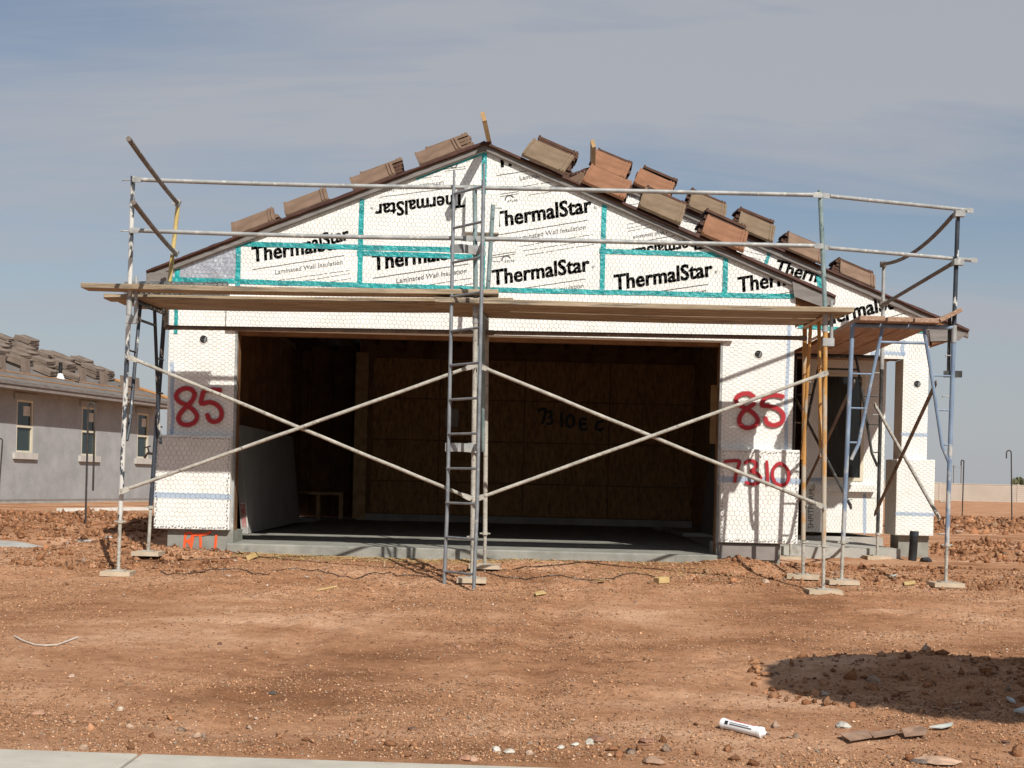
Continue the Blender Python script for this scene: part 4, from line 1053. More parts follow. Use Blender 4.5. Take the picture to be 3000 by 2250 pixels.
stack(2206, 2, 'R', 'fourth down from the rear ridge', 12, 2, ('tile_olive', 'tile_dark', 'tile_dark'))
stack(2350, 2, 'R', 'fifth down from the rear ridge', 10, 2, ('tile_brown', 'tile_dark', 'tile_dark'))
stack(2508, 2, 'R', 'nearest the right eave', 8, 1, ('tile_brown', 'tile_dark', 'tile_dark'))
# splayed tiles beside the ridge
for k in range(5):
    x = W(1650 + k * 9, 470 + k * 3, 14.6).x; c = Vector((x + .02 * k, 14.6, roof1(x) + .12 + .012 * k)); a = R(38 + 6 * k)
    put_tile('tile_brown', c, (math.cos(a), 0, math.sin(a) * .6), (0, 1, .1), (-math.sin(a) * .6, -.1, math.cos(a)), 'splayed brown roof tile fanned out below the garage gable peak', 'splayed tiles by the ridge')

# ------------------------------------------------------------------ SCAFFOLD along the garage front
def GZ(x, y): return gz1(x, y)
PADS = []
def pad(x, y, label, w=.13, d=.13, rot=0.0, t=.04):
    z = max(GZ(x + a * w * .8, y + b * d * .8) for a in (-1, 0, 1) for b in (-1, 0, 1)) - .012
    c, s = math.cos(rot), math.sin(rot); mb = MB()
    o = thing('timber_pad', (x, y, z), label, 'wood block', 'timber pads under the scaffold legs')
    mb.obox((x, y, z + t / 2), (w * c, w * s, 0), (-d * s, d * c, 0), (0, 0, t / 2)); mb.build('block', M['pad_wood'], o)
    return z + t
TR, JR = .0215, .0165
def leg(sc, x, y, ztop, m, mj, padlabel, xt=None, zj=.19, rot=0.0, pw=.13):
    """screw jack standing on a timber pad, and the frame post above it"""
    zp = pad(x, y, padlabel, w=pw, rot=rot); xt = x if xt is None else xt
    mb = MB(); mb.box(x - .06, x + .06, y - .06, y + .06, zp + .001, zp + .009); mb.tube([(x, y, zp + .008), (x + (xt - x) * .15, y, zj + .03)], JR, 10)
    j = mb.build('base_jack', mj, sc, smooth=True)
    mb = MB(); xx = x + (xt - x) * .14
    mb.tube([(xx, y, zj - .03), (xx, y, zj)], .027, 10); mb.bar((xx - .05, y, zj - .015), (xx + .05, y, zj - .015), .012, .012); mb.build('jack_nut', mj, j, smooth=True)
    mb = MB(); mb.tube([(xx, y, zj), (xt, y, ztop)], TR, 12); mb.build('frame_post', m, sc, smooth=True)
    return (x, xt)
def frame_inner(sc, F, Rr, zt, m, drop=1.25):
    """head bar, inner splayed legs and rungs between two posts F and R = (x,y)"""
    F, Rr = Vector((*F, 0)), Vector((*Rr, 0)); d = Rr - F
    def P(t, z): q = F + d * t; return Vector((q.x, q.y, z))
    mb = MB(); mb.tube([P(0, zt), P(1, zt)], TR, 10); mb.build('head_bar', m, sc, smooth=True)
    mb = MB(); mb.tube([P(.28, zt - .15), P(.72, zt - .15)], .013, 8); mb.build('stiffener_bar', m, sc, smooth=True)
    for a, s in ((0, 1), (1, -1)):
        pts = [P(a + s * .30, zt), P(a + s * .27, zt - .15), P(a + s * .20, zt - .5), P(a + s * .09, zt - drop + .15), P(a + s * .02, zt - drop)]
        mb = MB(); mb.tube(pts, .0165, 8); mb.build('inner_leg', m, sc, smooth=True)
        for k in range(3):
            z = zt - .45 - .32 * k; t = [.205, .14, .07][k]
            mb = MB(); mb.tube([P(a, z), P(a + s * t, z)], .009, 6); mb.build('rung', m, sc, smooth=True)
def pin(sc, p, dirv, L=.07, m=None):
    p = Vector(p); mb = MB(); mb.tube([p, p + Vector(dirv) * L], .006, 6); mb.tube([p + Vector(dirv) * L, p + Vector(dirv) * (L + .008)], .010, 6); mb.build('lock_pin', m or M['galv'], sc, smooth=True)
def rail(sc, p, q, m, r=.0195, name='guard_rail', ends=True, mid=None, flatL=.09, bump=0):
    p, q = Vector(p), Vector(q); d = (q - p).normalized(); pts = [p + d * flatL * .7]
    n = 14
    for i in range(n + 1):
        t = i / n; w = p + d * flatL * .7 + (q - p - d * flatL * 1.4) * t
        if mid: w = w + Vector(mid) * (4 * t * (1 - t))
        if bump: w = w + Vector((0, 0, random.uniform(-bump, bump)))
        pts.append(w)
    mb = MB(); mb.tube(pts[1:], r, 10); o = mb.build(name, m, sc, smooth=True)
    if ends:
        for a, s in ((p, 1), (q, -1)):
            mb = MB(); x = d.cross(Vector((0, 0, 1))).normalized(); y = x.cross(d).normalized(); prof = ((-.02, .014), (-.012, .022), (.02, .024), (.05, .022), (flatL, .014), (flatL + .03, .008))
            vs = [a + d * s * t_ + y * h_ * e + x * g for t_, h_ in prof for e, g in ((-1, -.006), (1, -.006), (1, .006), (-1, .006))]; m_ = len(prof)
            mb.add(vs, [(0, 1, 2, 3), tuple(4 * (m_ - 1) + k for k in range(4))] + [(4 * i + k, 4 * i + (k + 1) % 4, 4 * i + 4 + (k + 1) % 4, 4 * i + 4 + k) for i in range(m_ - 1) for k in range(4)])
            mb.build('flattened_end', m, o)
    return o
sc1 = thing('scaffold', (0, 12.5, -.3), 'long steel tube scaffold standing across the open garage front', 'scaffold')
ZT = 2.145; YA, YC = 12.1, 13.0
# left frame (speckled), centre frame (plastered), right frame (yellow)
leg(sc1, -3.47, YA, ZT + .0, M['tube_white'], M['tube_plaster'], 'timber pad under the front leg at the far left of the scaffold', xt=-3.43, rot=.05)
leg(sc1, -3.46, 13.05, ZT, M['tube_dark'], M['tube_plaster'], 'timber pad under the rear leg at the left, by the pier', xt=-3.36, zj=.3)
frame_inner(sc1, (-3.43, YA), (-3.36, 13.05), ZT, M['tube_dark'])
leg(sc1, -.335, YA, ZT, M['tube_plaster'], M['tube_plaster'], 'timber pad under the middle front leg beside the ladder foot', xt=-.36, zj=.13)
leg(sc1, -.24, YC, ZT, M['tube_plaster'], M['tube_plaster'], 'timber pad under the middle rear leg by the threshold', xt=-.28, zj=.13, pw=.15)
frame_inner(sc1, (-.36, YA), (-.28, YC), ZT, M['tube_green'])
leg(sc1, 2.78, YA, ZT, M['tube_yellow'], M['tube_plaster'], 'timber pad under the yellow front leg', xt=2.74, zj=.13, pw=.15)
leg(sc1, 2.78, 12.95, ZT, M['tube_yellow'], M['tube_plaster'], 'timber pad under the yellow rear leg by the right pier', xt=2.74, zj=.13, pw=.15, rot=-.2)
frame_inner(sc1, (2.74, YA), (2.74, 12.95), ZT, M['tube_yellow'])
# guard posts
def gpost(sc, x, y, x2, z0, z1, m, y2=None):
    mb = MB(); mb.tube([(x, y, z0), (x2, y if y2 is None else y2, z1)], .021, 12); o = mb.build('guard_post', m, sc, smooth=True)
    mb = MB(); mb.tube([(x, y, z0 - .14), (x, y, z0 + .02)], .026, 12); mb.build('coupler', M['galv'], o, smooth=True); return o
ZR1, ZR2 = CZ + 2.615, CZ + 2.165
gpost(sc1, -3.43, YA, -3.425, ZT, ZR1 + .035, M['tube_white'])
mb = MB(); mb.tube([(-3.37, YA, ZT - .17), (-3.375, YA, ZT + .2)], .017, 10); mb.bar((-3.45, YA, ZT - .18), (-3.36, YA, ZT - .18), .05, .07); mb.build('post_hook', M['galv'], sc1, smooth=True)
gpost(sc1, -3.345, 13.05, -3.24, ZT, ZR1 + .02, M['tube_pale_yellow'], 13.0)
gpost(sc1, -.36, YA, -.395, ZT, ZR1 + .03, M['tube_green'])
gpost(sc1, -.285, YC, -.245, ZT, CZ + 2.66, M['tube_green'])
for z in (CZ + 2.63, CZ + 2.12): pin(sc1, (-.24, YC, z), (1, 0, 0), .07)
gpost(sc1, 2.74, YA, 2.665, ZT, ZR1 + .06, M['tube_green'])
mb = MB(); mb.tube([(2.80, YA, ZT - .22), (2.79, YA, ZT + .14)], .016, 10); mb.bar((2.72, YA, ZT - .23), (2.82, YA, ZT - .23), .05, .07); mb.build('post_hook', M['galv'], sc1, smooth=True)
# rails
for z, xa, xb, xcn in ((ZR1, -3.40, 2.66, -.39), (ZR2, -3.41, 2.68, -.38)):
    rail(sc1, (xa, YA - .035, z), (xcn - .03, YA - .04, z), M['galv'], mid=(0, 0, -.012)); rail(sc1, (xcn + .03, YA - .04, z), (xb, YA - .035, z + .01), M['galv'])
    pin(sc1, (-3.43, YA, z), (-1, 0, 0), .08)
rail(sc1, (-3.33, 13.03, CZ + 1.42), (-.30, YC - .03, CZ + 1.44), M['tube_rust'], .021, 'rear_rail'); rail(sc1, (-.26, YC - .03, CZ + 1.44), (2.74, 12.93, CZ + 1.455), M['tube_rust'], .021, 'rear_rail')
# rails sticking out at the left end
rail(sc1, W(372, 400, 10.56), W(522, 598, 13.0), M['tube_rust'], .02, 'end_rail', False, mid=(0, 0, -.015)); rail(sc1, W(387, 588, 10.55), W(516, 745, 13.03), M['tube_rust'], .02, 'end_rail', False, mid=(0, 0, -.012))
for p in (W(518, 594, 12.98), W(512, 740, 13.0)):
    mb = MB(); mb.obox(p, (.03, 0, -.015), (0, .02, 0), (.012, 0, .03)); mb.build('rail_clamp', M['galv'], sc1)
# cross braces
zu, zl = CZ + 1.04, CZ - .13
yb = YA - .045
def xbrace(xa, za, xb, zb_, dy=0): rail(sc1, (xa, yb - dy, za), (xb, yb - dy, zb_), M['tube_plaster'], .0165, 'cross_brace', True, flatL=.10, bump=.0018)
xbrace(-3.40, zu, -.36, zl, .0); xbrace(-3.43, zl - .01, -.36, zu, .036); xbrace(-.31, zu, 2.76, zl, .0); xbrace(-.30, zl, 2.74, zu + .01, .036)
for x, z in ((-3.42, zu), (-3.44, zl), (-.345, zu), (-.345, zl), (2.755, zl), (2.75, zu)): pin(sc1, (x, YA, z), (0, -1, 0), .07)
for z in (zu, zl): pin(sc1, (2.76, 12.95, z), (.6, -.5, 0), .06)

# tower at the right end
sc2 = thing('scaffold_tower', (3.6, 14.2, -.25), 'blue and black scaffold tower at the right in front of the porch', 'scaffold')
YT, YR = 12.7, 15.6
leg(sc2, 3.085, YT, ZT, M['tube_blue'], M['tube_plaster'], 'timber pad under the left blue leg', xt=3.13, zj=.14, pw=.14)
leg(sc2, 4.055, YT, ZT, M['tube_blue'], M['tube_plaster'], 'timber pad under the right blue leg', xt=4.075, zj=.14, pw=.14)
frame_inner(sc2, (3.13, YT), (4.075, YT), ZT, M['tube_blue'])
leg(sc2, 3.2, YR, ZT, M['tube_black'], M['tube_plaster'], 'timber pad under the black rear leg, behind the yellow frame', zj=.14, pw=.15)
leg(sc2, 4.19, YR, ZT, M['tube_black'], M['tube_plaster'], 'timber pad under the black rear leg in front of the porch slab', zj=.14, pw=.14)
frame_inner(sc2, (3.2, YR), (4.19, YR), ZT, M['tube_black'])
gpost(sc2, 4.075, YT, 4.085, ZT, ZR1 + .04, M['tube_dark']); gpost(sc2, 4.19, YR, 4.185, ZT, ZR1 + .02, M['galv'])
mb = MB(); mb.tube([(4.045, YT + .04, ZT - .42), (4.045, YT + .04, ZT + .1)], .016, 10); mb.bar((4.0, YT + .04, ZT - .43), (4.16, YT - .0, ZT - .43), .03, .06); mb.build('post_hook', M['tube_black'], sc2, smooth=True)
pin(sc2, (4.07, YT, ZT - .26), (-1, 0, 0), .06)
rail(sc2, (2.70, YA, ZR1 + .015), W(2846, 617, 12.85), M['galv'], .018); rail(sc2, (2.70, YA, ZR2 + .005), W(2858, 763, 12.85), M['galv'], .018)
rail(sc2, (4.06, YT + .04, ZR1 + .0), (4.165, YR, ZR1), M['tube_rust'], .02, 'end_rail', True, mid=(0, 0, -.10)); rail(sc2, (4.06, YT + .04, ZR2), (4.165, YR, ZR2 - .02), M['tube_rust'], .02, 'end_rail')
for z in (ZR1, ZR2): 
    mb = MB(); mb.obox((4.09, YT - .03, z), (.045, 0, 0), (0, .03, 0), (0, 0, .028)); mb.build('rail_clamp', M['galv'], sc2)
    mb = MB(); mb.obox((4.17, YR - .03, z), (.03, 0, 0), (0, .03, 0), (0, 0, .03)); mb.build('rail_clamp', M['tube_rust'], sc2)
rail(sc2, W(2742, 1122, YT), W(2563, 1506, YR), M['tube_rust'], .018, 'cross_brace', True); rail(sc2, W(2563, 1186, YR), W(2752, 1518, YT), M['tube_plaster'], .018, 'cross_brace', True)
rail(sc2, (3.17, YT + .05, zl), (3.22, YR - .04, zu), M['tube_black'], .015, 'cross_brace', True); rail(sc2, (3.17, YT + .05, zu), (3.26, YR - .04, zl), M['tube_rust'], .015, 'cross_brace', True)
for z in (CZ + .92, CZ - .06, CZ - .36): pin(sc2, (4.06, YT, z), (-1, 0, 0), .07)
for z in (CZ - .06, CZ - .42): pin(sc2, (3.11, YT, z), (1, 0, 0), .05)
for z in (CZ + 1.38, CZ + .9, CZ - .05): pin(sc2, (4.18, YR, z), (-1, 0, 0), .07)

# planks
def plank(p, q, w, t, label, mat='plank', tilt=0.0, grp='planks laid on the scaffold'):
    p, q = Vector(p), Vector(q); L = (q - p).length; d = (q - p).normalized(); mb = MB()
    side = Vector((0, 0, 1)).cross(d).normalized(); up = d.cross(side)
    side2 = side * math.cos(tilt) + up * math.sin(tilt); up2 = up * math.cos(tilt) - side * math.sin(tilt)
    n = 8; vs = []
    for i in range(n + 1):
        k = i / n; c = p + d * L * k; e = random.uniform(-.003, .003); sag = -.012 * 4 * k * (1 - k) * (L > 2)
        ws = w / 2 * (.93 if i in (0, n) else 1)
        for a, b in ((-1, -1), (1, -1), (1, 1), (-1, 1)):
            vs.append(c + side2 * (a * ws + e) + up2 * (b * t / 2 + sag))
    fs = [(0, 3, 2, 1), tuple(4 * n + k for k in range(4))] + [(4 * i + k, 4 * i + (k + 1) % 4, 4 * (i + 1) + (k + 1) % 4, 4 * (i + 1) + k) for i in range(n) for k in range(4)]
    mb.add(vs, fs); o = mb.build('scaffold_plank', M[mat])
    bv = o.modifiers.new('bevel', 'BEVEL'); bv.width = .006; bv.segments = 2
    return tag(o, label, 'plank', grp)
zp_ = ZT + TR + .0235
zl_ = zp_ + .047
for k, (y, xa, xb, lb) in enumerate(((12.10, -3.83, -.16, 'front plank of the left scaffold deck, overhanging the end'), (12.405, -3.72, -.03, 'second plank from the front in the left scaffold deck'),
                                     (12.655, -3.66, -.0, 'third plank from the front in the left scaffold deck'), (12.90, -3.60, .02, 'rear plank of the left scaffold deck, nearest the wall'))):
    up_ = .055 if k == 0 else .003
    plank((xa, y, zp_ + up_), (xb, y, zl_ + .009 + (.03 if k == 0 else 0)), .235, .045, lb)
for k, (y, xa, xb, lb) in enumerate(((12.07, -.72, 2.96, 'front plank of the right scaffold deck, under the left planks'), (12.32, -.66, 2.93, 'second plank from the front in the right scaffold deck'),
                                     (12.60, -.60, 2.90, 'third plank from the front in the right scaffold deck'), (12.87, -.62, 2.91, 'rear plank of the right scaffold deck, nearest the wall'))):
    plank((xa, y, zp_ + .001), (xb, y, zp_ + .001), .235, .045, lb)
for k, lb in enumerate(('leftmost reddish plank on the right scaffold tower', 'second plank from the left on the right scaffold tower', 'third plank from the left on the right scaffold tower')):
    x = 3.27 + .262 * k; plank((x, 12.52 + .03 * k, zp_ + .002), (x + .06, 15.95, zp_ + .002), .25, .045, lb, 'plank_red')
plank((4.00, 12.56, zp_ + .055), (4.07, 15.9, zp_ + .05), .24, .04, 'rightmost plank tilted up against the pole of the right tower', 'plank_red', tilt=-.5)

# roll of netting lying on the left deck
def netting_roll():
    p, q = W(368, 824, 12.86), W(672, 838, 12.9); p.z = q.z = zp_ + .03 + .095; q.z += .02
    root = thing('wire_netting_roll', (p.x, p.y, p.z), 'loose roll of grey wire netting lying on the left end of the scaffold deck', 'wire roll')
    d = (q - p); L = d.length; d.normalize(); V, Q = [], []
    A, B = [], []
    for lay, rr_ in enumerate((.03, .042, .055, .066, .078, .088, .095)):
        nh = int(2 * math.pi * rr_ / .028); ns = int(L / .024)
        for i in range(ns):
            for j in range(nh):
                a = 2 * math.pi * (j + .5 * (i % 2)) / nh + lay; s = i * .024
                f = lambda a_, s_: p + d * s_ + Vector((0, math.cos(a_), math.sin(a_))) * (rr_ + .004 * math.sin(9 * s_ + 3 * a_))
                da = math.pi / nh
                A.append(f(a, s)); B.append(f(a, min(s + .012, L)))
                A.append(f(a, min(s + .012, L))); B.append(f(a + da, min(s + .024, L)))
                A.append(f(a, min(s + .012, L))); B.append(f(a - da, min(s + .024, L)))
    A = np.array(A); B = np.array(B); w = .002
    dd = B - A; dd /= np.linalg.norm(dd, axis=1, keepdims=True) + 1e-9
    x = np.cross(dd, np.array([.3, .2, .93])); x /= np.linalg.norm(x, axis=1, keepdims=True) + 1e-9; y = np.cross(dd, x)
    offs = [x * w, -x * .5 * w + y * .87 * w, -x * .5 * w - y * .87 * w]
    V = np.stack([A + o for o in offs] + [B + o for o in offs], 1).reshape(-1, 3); b = np.arange(len(A))[:, None] * 6
    Q = np.concatenate([b + np.array([[0, 3, 4, 1]]), b + np.array([[1, 4, 5, 2]]), b + np.array([[2, 5, 3, 0]])])
    o = np_mesh('netting', V, Q, M['wire'], root); o['kind'] = 'stuff'
netting_roll()

# ladder
lad = thing('ladder', (-.44, 11.85, -.33), 'grey metal ladder clamped upright to the middle of the scaffold', 'ladder')
LA, LB = Vector((-.575, 12.0, 0)), Vector((-.305, 11.66, 0))
zbot = (CZ - (W(1315, 1714, 12.0).z * -1 + CZ)) if False else W(1315, 1712, 12.0).z
for P0, ztop, zb_ in ((LA, W(1315, 500, 12.0).z, W(1315, 1712, 12.0).z), (LB, W(1402, 478, 11.66).z, W(1402, 1726, 11.66).z)):
    mb = MB(); mb.tube([(P0.x, P0.y, zb_), (P0.x + .012, P0.y, zb_ + .7), (P0.x, P0.y, ztop - .14)], .0165, 12); r_ = mb.build('rail', M['alu'], lad, smooth=True)
    mb = MB(); mb.tube([(P0.x, P0.y, ztop - .15), (P0.x, P0.y, ztop)], .0105, 8); mb.build('spigot', M['alu'], r_, smooth=True)
zr = W(1315, 1674, 12.0).z
for k in range(12):
    z = zr + .3015 * k; mb = MB(); mb.tube([(LA.x, LA.y, z), (LB.x, LB.y, z)], .0115, 10); mb.build('rung', M['alu'], lad, smooth=True)
for py in (1310, 728):
    z = W(1315, py, 12.0).z; mb = MB()
    d = (LB - LA).normalized(); a = Vector((LA.x, LA.y, z)); b = Vector((LB.x, LB.y, z)); back = Vector((.04, .2, 0))
    mb.bar(a - d * .03, a + d * .12 + back * .35, .012, .075); mb.bar(a + d * .12 + back * .35, Vector((-.36, 12.07, z)), .012, .075)
    mb.bar(Vector((-.40, 12.06, z)), Vector((-.29, 12.06, z)), .012, .085); mb.bar(Vector((-.34, 12.06, z)), b + Vector((.0, .012, 0)), .012, .06)
    mb.build('bracket', M['galv'], lad)

# ------------------------------------------------------------------ drywall leaning inside the garage
for k in range(6):
    x0, x1 = -3.03 - .0142 * k, -3.16 - .0142 * k; mb = MB(); y0, y1 = 15.75 + .006 * k, 19.6
    vs = [(x0 - .0127, y0, -.055), (x0, y0, -.055), (x0, y1, -.02), (x0 - .0127, y1, -.02), (x1 - .0127, y0, 1.2), (x1, y0, 1.2), (x1, y1, 1.2), (x1 - .0127, y1, 1.2)]
    r_ = thing('drywall_sheet', (x0, (y0 + y1) / 2, -.05), 'outermost grey drywall sheet leaning in the garage, facing the opening' if k == 0 else 'drywall sheet behind the outermost one in the leaning stack', 'drywall', 'drywall sheets stacked in the garage')
    mb.add(vs, [(0, 1, 2, 3), (4, 5, 6, 7), (0, 1, 5, 4), (1, 2, 6, 5), (2, 3, 7, 6), (3, 0, 4, 7)]); mb.build('sheet', M['drywall'], r_)
    if k < 5:
        mb = MB(); f = .25; mb.add([(x0 - .0127, y0 - .002, .02), (x0, y0 - .002, .02), (x0 + (x1 - x0) * f, y0 - .002, 1.2 * f), (x0 + (x1 - x0) * f - .0127, y0 - .002, 1.2 * f)], [(0, 1, 2, 3)])
        e = mb.build('end_tape', M['red_print'] if k in (1, 2, 3, 4) else M['paper'], r_)
        so = e.modifiers.new('thickness', 'SOLIDIFY'); so.thickness = .001

# dark sheet leaning at the right inside the garage
mb = MB(); mb.add([(2.58, 15.2, 0), (2.60, 15.2, 0), (2.60, 18.6, 0), (2.58, 18.6, 0), (2.69, 15.2, 1.2), (2.71, 15.2, 1.2), (2.71, 18.6, 1.2), (2.69, 18.6, 1.2)],
                 [(0, 1, 2, 3), (4, 5, 6, 7), (0, 1, 5, 4), (1, 2, 6, 5), (2, 3, 7, 6), (3, 0, 4, 7)])
tag(mb.build('leaning_sheet', M['trim_dark']), 'dark sheet leaning on the right wall inside the garage', 'sheet')

# ------------------------------------------------------------------ grey house next door (left)
A0 = Vector((-12.3, 32.7, 0)); DD = Vector((1.74, 7.0, 0)).normalized(); NN = Vector((-DD.y, DD.x, 0))
def wallpt(t, z, n=0.0): p = A0 + DD * t + NN * n; return Vector((p.x, p.y, z))
def wall_hit(px, py):
    u, v = uv(px, py); k = u / FPX
    # (A0.x + DD.x t) = k (A0.y + DD.y t)
    t = (k * A0.y - A0.x) / (DD.x - k * DD.y); Y = A0.y + DD.y * t
    return t, CZ - v * Y / FPX
nh = thing('neighbour_house', tuple(wallpt(3, -.15)), 'grey stucco house at the left with tiles stacked on its hip roof', 'house')
TE, T0 = 7.7, -9.0; ZB, ZE = -.10, 2.60
def nbox(t0, t1, n0, n1, z0, z1, name, mat, parent=nh):
    mb = MB(); c = wallpt((t0 + t1) / 2, (z0 + z1) / 2, (n0 + n1) / 2); mb.obox(c, DD * (t1 - t0) / 2, NN * (n1 - n0) / 2, (0, 0, (z1 - z0) / 2)); return mb.build(name, mat, parent)
wins = [((50, 1170), (96, 1322)), ((241, 1194), (281, 1334)), ((404, 1213), (434, 1348))]
WT = []
for (a, b) in wins:
    (t0, z1), (t1, z0) = wall_hit(*a), wall_hit(*b); zc0 = wall_hit((a[0] + b[0]) / 2, b[1])[1]; zc1 = wall_hit((a[0] + b[0]) / 2, a[1])[1]
    WT.append((t0, t1, zc0, zc1))
print('windows', WT)
za_ = sum(w[2] for w in WT) / 3; zb2 = sum(w[3] for w in WT) / 3
ts = [T0] + [v for w in WT for v in (w[0], w[1])] + [TE]
for i in range(0, len(ts), 2): nbox(ts[i], ts[i + 1], 0, .2, ZB, ZE, 'wall', M['stucco'])
for w in WT:
    nbox(w[0], w[1], .001, .2, ZB, za_, 'wall', M['stucco']); nbox(w[0], w[1], .001, .2, zb2, ZE, 'wall', M['stucco'])
    f = .05
    wf = nbox(w[0], w[0] + f, .01, .10, za_, zb2, 'window', M['cream'])
    for a in ((w[1] - f, w[1], za_, zb2), (w[0] + f, w[1] - f, za_, za_ + f), (w[0] + f, w[1] - f, zb2 - f, zb2), (w[0] + f, w[1] - f, (za_ + zb2) / 2 - .03, (za_ + zb2) / 2 + .03)):
        nbox(a[0], a[1], .012, .10, a[2], a[3], 'window_frame', M['cream'], wf)
    nbox(w[0] + f, w[1] - f, .06, .066, za_ + f, zb2 - f, 'pane', M['glass_far'], wf)
    nbox(w[0] + (w[1] - w[0]) * .5, w[1] - f - .02, .057, .059, zb2 - .38, zb2 - .14, 'sticker', M['paper'], wf)
    nbox(w[0] - .13, w[1] + .13, -.07, .009, za_ - .16, za_ - .005, 'window_sill', M['trim'])
    nbox(w[0] - .13, w[1] + .13, -.035, .009, zb2 + .005, zb2 + .16, 'window_head', M['stucco'])
nbox(T0, TE, .4, .5, ZB, ZE, 'inner_wall', M['trim_dark'])
nbox(T0, TE + .02, -.02, .25, -.4, ZB - .02, 'footing', M['concrete'])
nbox(TE - .2, TE, .21, 10, ZB, ZE, 'wall', M['stucco'])
nbox(T0, TE + .0, -.015, .0, ZB - .02, ZB + .03, 'weep_screed', M['trim_dark'])
TEe = TE + .38; OV = -.56
nbox(T0 - .4, TEe, OV, OV + .04, ZE - .03, ZE + .13, 'fascia', M['trim_dark'])
nbox(T0 - .4, TEe, OV - .03, OV - .002, ZE + .07, ZE + .15, 'drip_edge', M['fascia'])
nbox(T0 - .4, TEe - .04, OV + .045, -.001, ZE - .025, ZE - .01, 'soffit', M['trim_dark'])
nbox(TEe - .035, TEe + .0, OV + .041, 10.4, ZE - .03, ZE + .13, 'fascia', M['trim_dark'])
ZR0 = ZE + .14; SL = .40; HW = 5.2
def roofpt(t, s, h=0): return wallpt(t, ZR0 + SL * s + h, OV + s)
mb = MB(); mb.poly([roofpt(T0 - .4, 0), roofpt(TEe, 0), roofpt(TEe - HW, HW), roofpt(T0 - .4, HW)])
rf = mb.build('roof', M['felt_roof'], nh, fix=False); so = rf.modifiers.new('thickness', 'SOLIDIFY'); so.thickness = .05; so.offset = -1
mb = MB(); mb.poly([roofpt(TEe, 0), wallpt(TEe, ZR0, OV + 2 * HW), roofpt(TEe - HW, HW)])
mb.poly([roofpt(T0 - .4, HW), roofpt(TEe - HW, HW), wallpt(TEe, ZR0, OV + 2 * HW), wallpt(T0 - .4, ZR0, OV + 2 * HW)])
r2_ = mb.build('roof', M['felt_roof'], nh, fix=False); so = r2_.modifiers.new('thickness', 'SOLIDIFY'); so.thickness = .04; so.offset = 0
for s, k in ((.30, 0), (.72, 1)):
    mb = MB(); mb.bar(roofpt(T0, s, .012), roofpt(TEe - s - .05, s, .012), .03, .02); mb.build('batten', M['orange'], rf)
mb = MB(); mb.bar(roofpt(TEe - .05, .05, .03), roofpt(TEe - 2.6, 2.6, .03), .12, .06); mb.build('hip_board', M['orange'], rf)
# vent pipe and hose tap
vp = roofpt(*(lambda t: (t, .8))(2.9)); mb = MB(); mb.tube([vp, vp + Vector((0, 0, .42))], .05, 10); vpo = mb.build('vent_pipe', M['pipe_black'], nh, smooth=True)
mb = MB(); mb.tube([vp + Vector((0, 0, -.02)), vp + Vector((0, 0, .13))], [.12, .06], 10); mb.build('flashing', M['metal_white'], vpo, smooth=True)
# tiles on it
e1n = DD; e3n = (-NN * SL + Vector((0, 0, 1))).normalized(); e2n = e3n.cross(e1n).normalized()
FAR = MB()
def nstack(t, s, n, rot=0.0, lab='grey brown tile in the stacks covering the grey house roof'):
    h = .03
    for k in range(n):
        rear = 'rear row' in lab
        r = rot + random.uniform(-.06, .06); jt, js = random.uniform(-.03, .03), random.uniform(-.03, .03)
        c = roofpt(t + jt, s + js, h)
        ot_ = put_tile('tile_grey', c, e1n * math.cos(r) + e2n * math.sin(r), e2n * math.cos(r) - e1n * math.sin(r), (e3n + Vector((0, 0, .25))).normalized() if k % 3 else e3n, lab, 'tiles on the grey house roof')
        ot_.scale = (1.25, 1.3, 1.25)
        if rear:                                   # the farthest row merges into one mass
            mw = Matrix.LocRotScale(*[ot_.matrix_basis.decompose()[i] for i in (0, 1)], Vector((1.25, 1.3, 1.25)))
            me_ = TM['tile_grey']; FAR.add([mw @ v.co for v in me_.vertices], [tuple(p.vertices) for p in me_.polygons])
            bpy.data.objects.remove(ot_)
        h += .040
def nlean(t, s):
    a2 = (e2n * .45 + e3n * .9).normalized(); nn = (e3n * .45 - e2n * .9).normalized()
    put_tile('tile_grey', roofpt(t, s, .14), a2, e1n, -nn, 'ribbed grey brown tile propped on end against the stacks on the grey house roof', 'propped tiles on the grey house roof')
NST = ((-.9, 1.2, 6, .2), (1.0, 2.2, 6, .2), (1.9, 1.4, 5, .3), (2.7, 3.1, 5, .1), (3.3, 2.1, 6, .1), (.1, 3.4, 8, .2), (-.6, 3.2, 8, .1), (4.6, 2.4, 5, .2), (-.8, 1.7, 8, .2), (-.2, 2.6, 8, .1), (.6, 1.5, 9, .3), (.5, 3.0, 9, .1), (1.5, 3.2, 8, .25), (1.4, 1.7, 7, .1), (2.2, 2.2, 7, .2), (2.0, 3.3, 8, .1), (3.0, 2.7, 6, .3), (3.2, 1.5, 6, .2), (3.7, 2.4, 7, .1),
                   (4.2, 2.7, 11, .15), (4.3, 1.6, 6, .2), (4.9, 2.0, 7, .3), (5.5, 1.45, 7, .15), (5.75, 1.9, 8, .2), (6.2, 1.5, 6, .3), (3.6, .95, 3, .5), (2.6, 1.05, 3, .3), (0.1, 1.0, 6, .2), (-1.2, 2.4, 8, .2), (3.9, 3.2, 6, .2), (5.2, 2.5, 5, .1), (2.4, 1.7, 6, .1))
for rowname, lo_, hi_ in (('front', 0, 1.3), ('middle', 1.3, 2.25), ('rear', 2.25, 9)):
    row = sorted([q for q in NST if lo_ <= q[1] < hi_], key=lambda q: -q[0])
    for k_, (t, s, n, r) in enumerate(row):
        nstack(t, s, n, r, 'grey house roof tile in the %s row, stack %d from the right' % (rowname, k_ + 1))
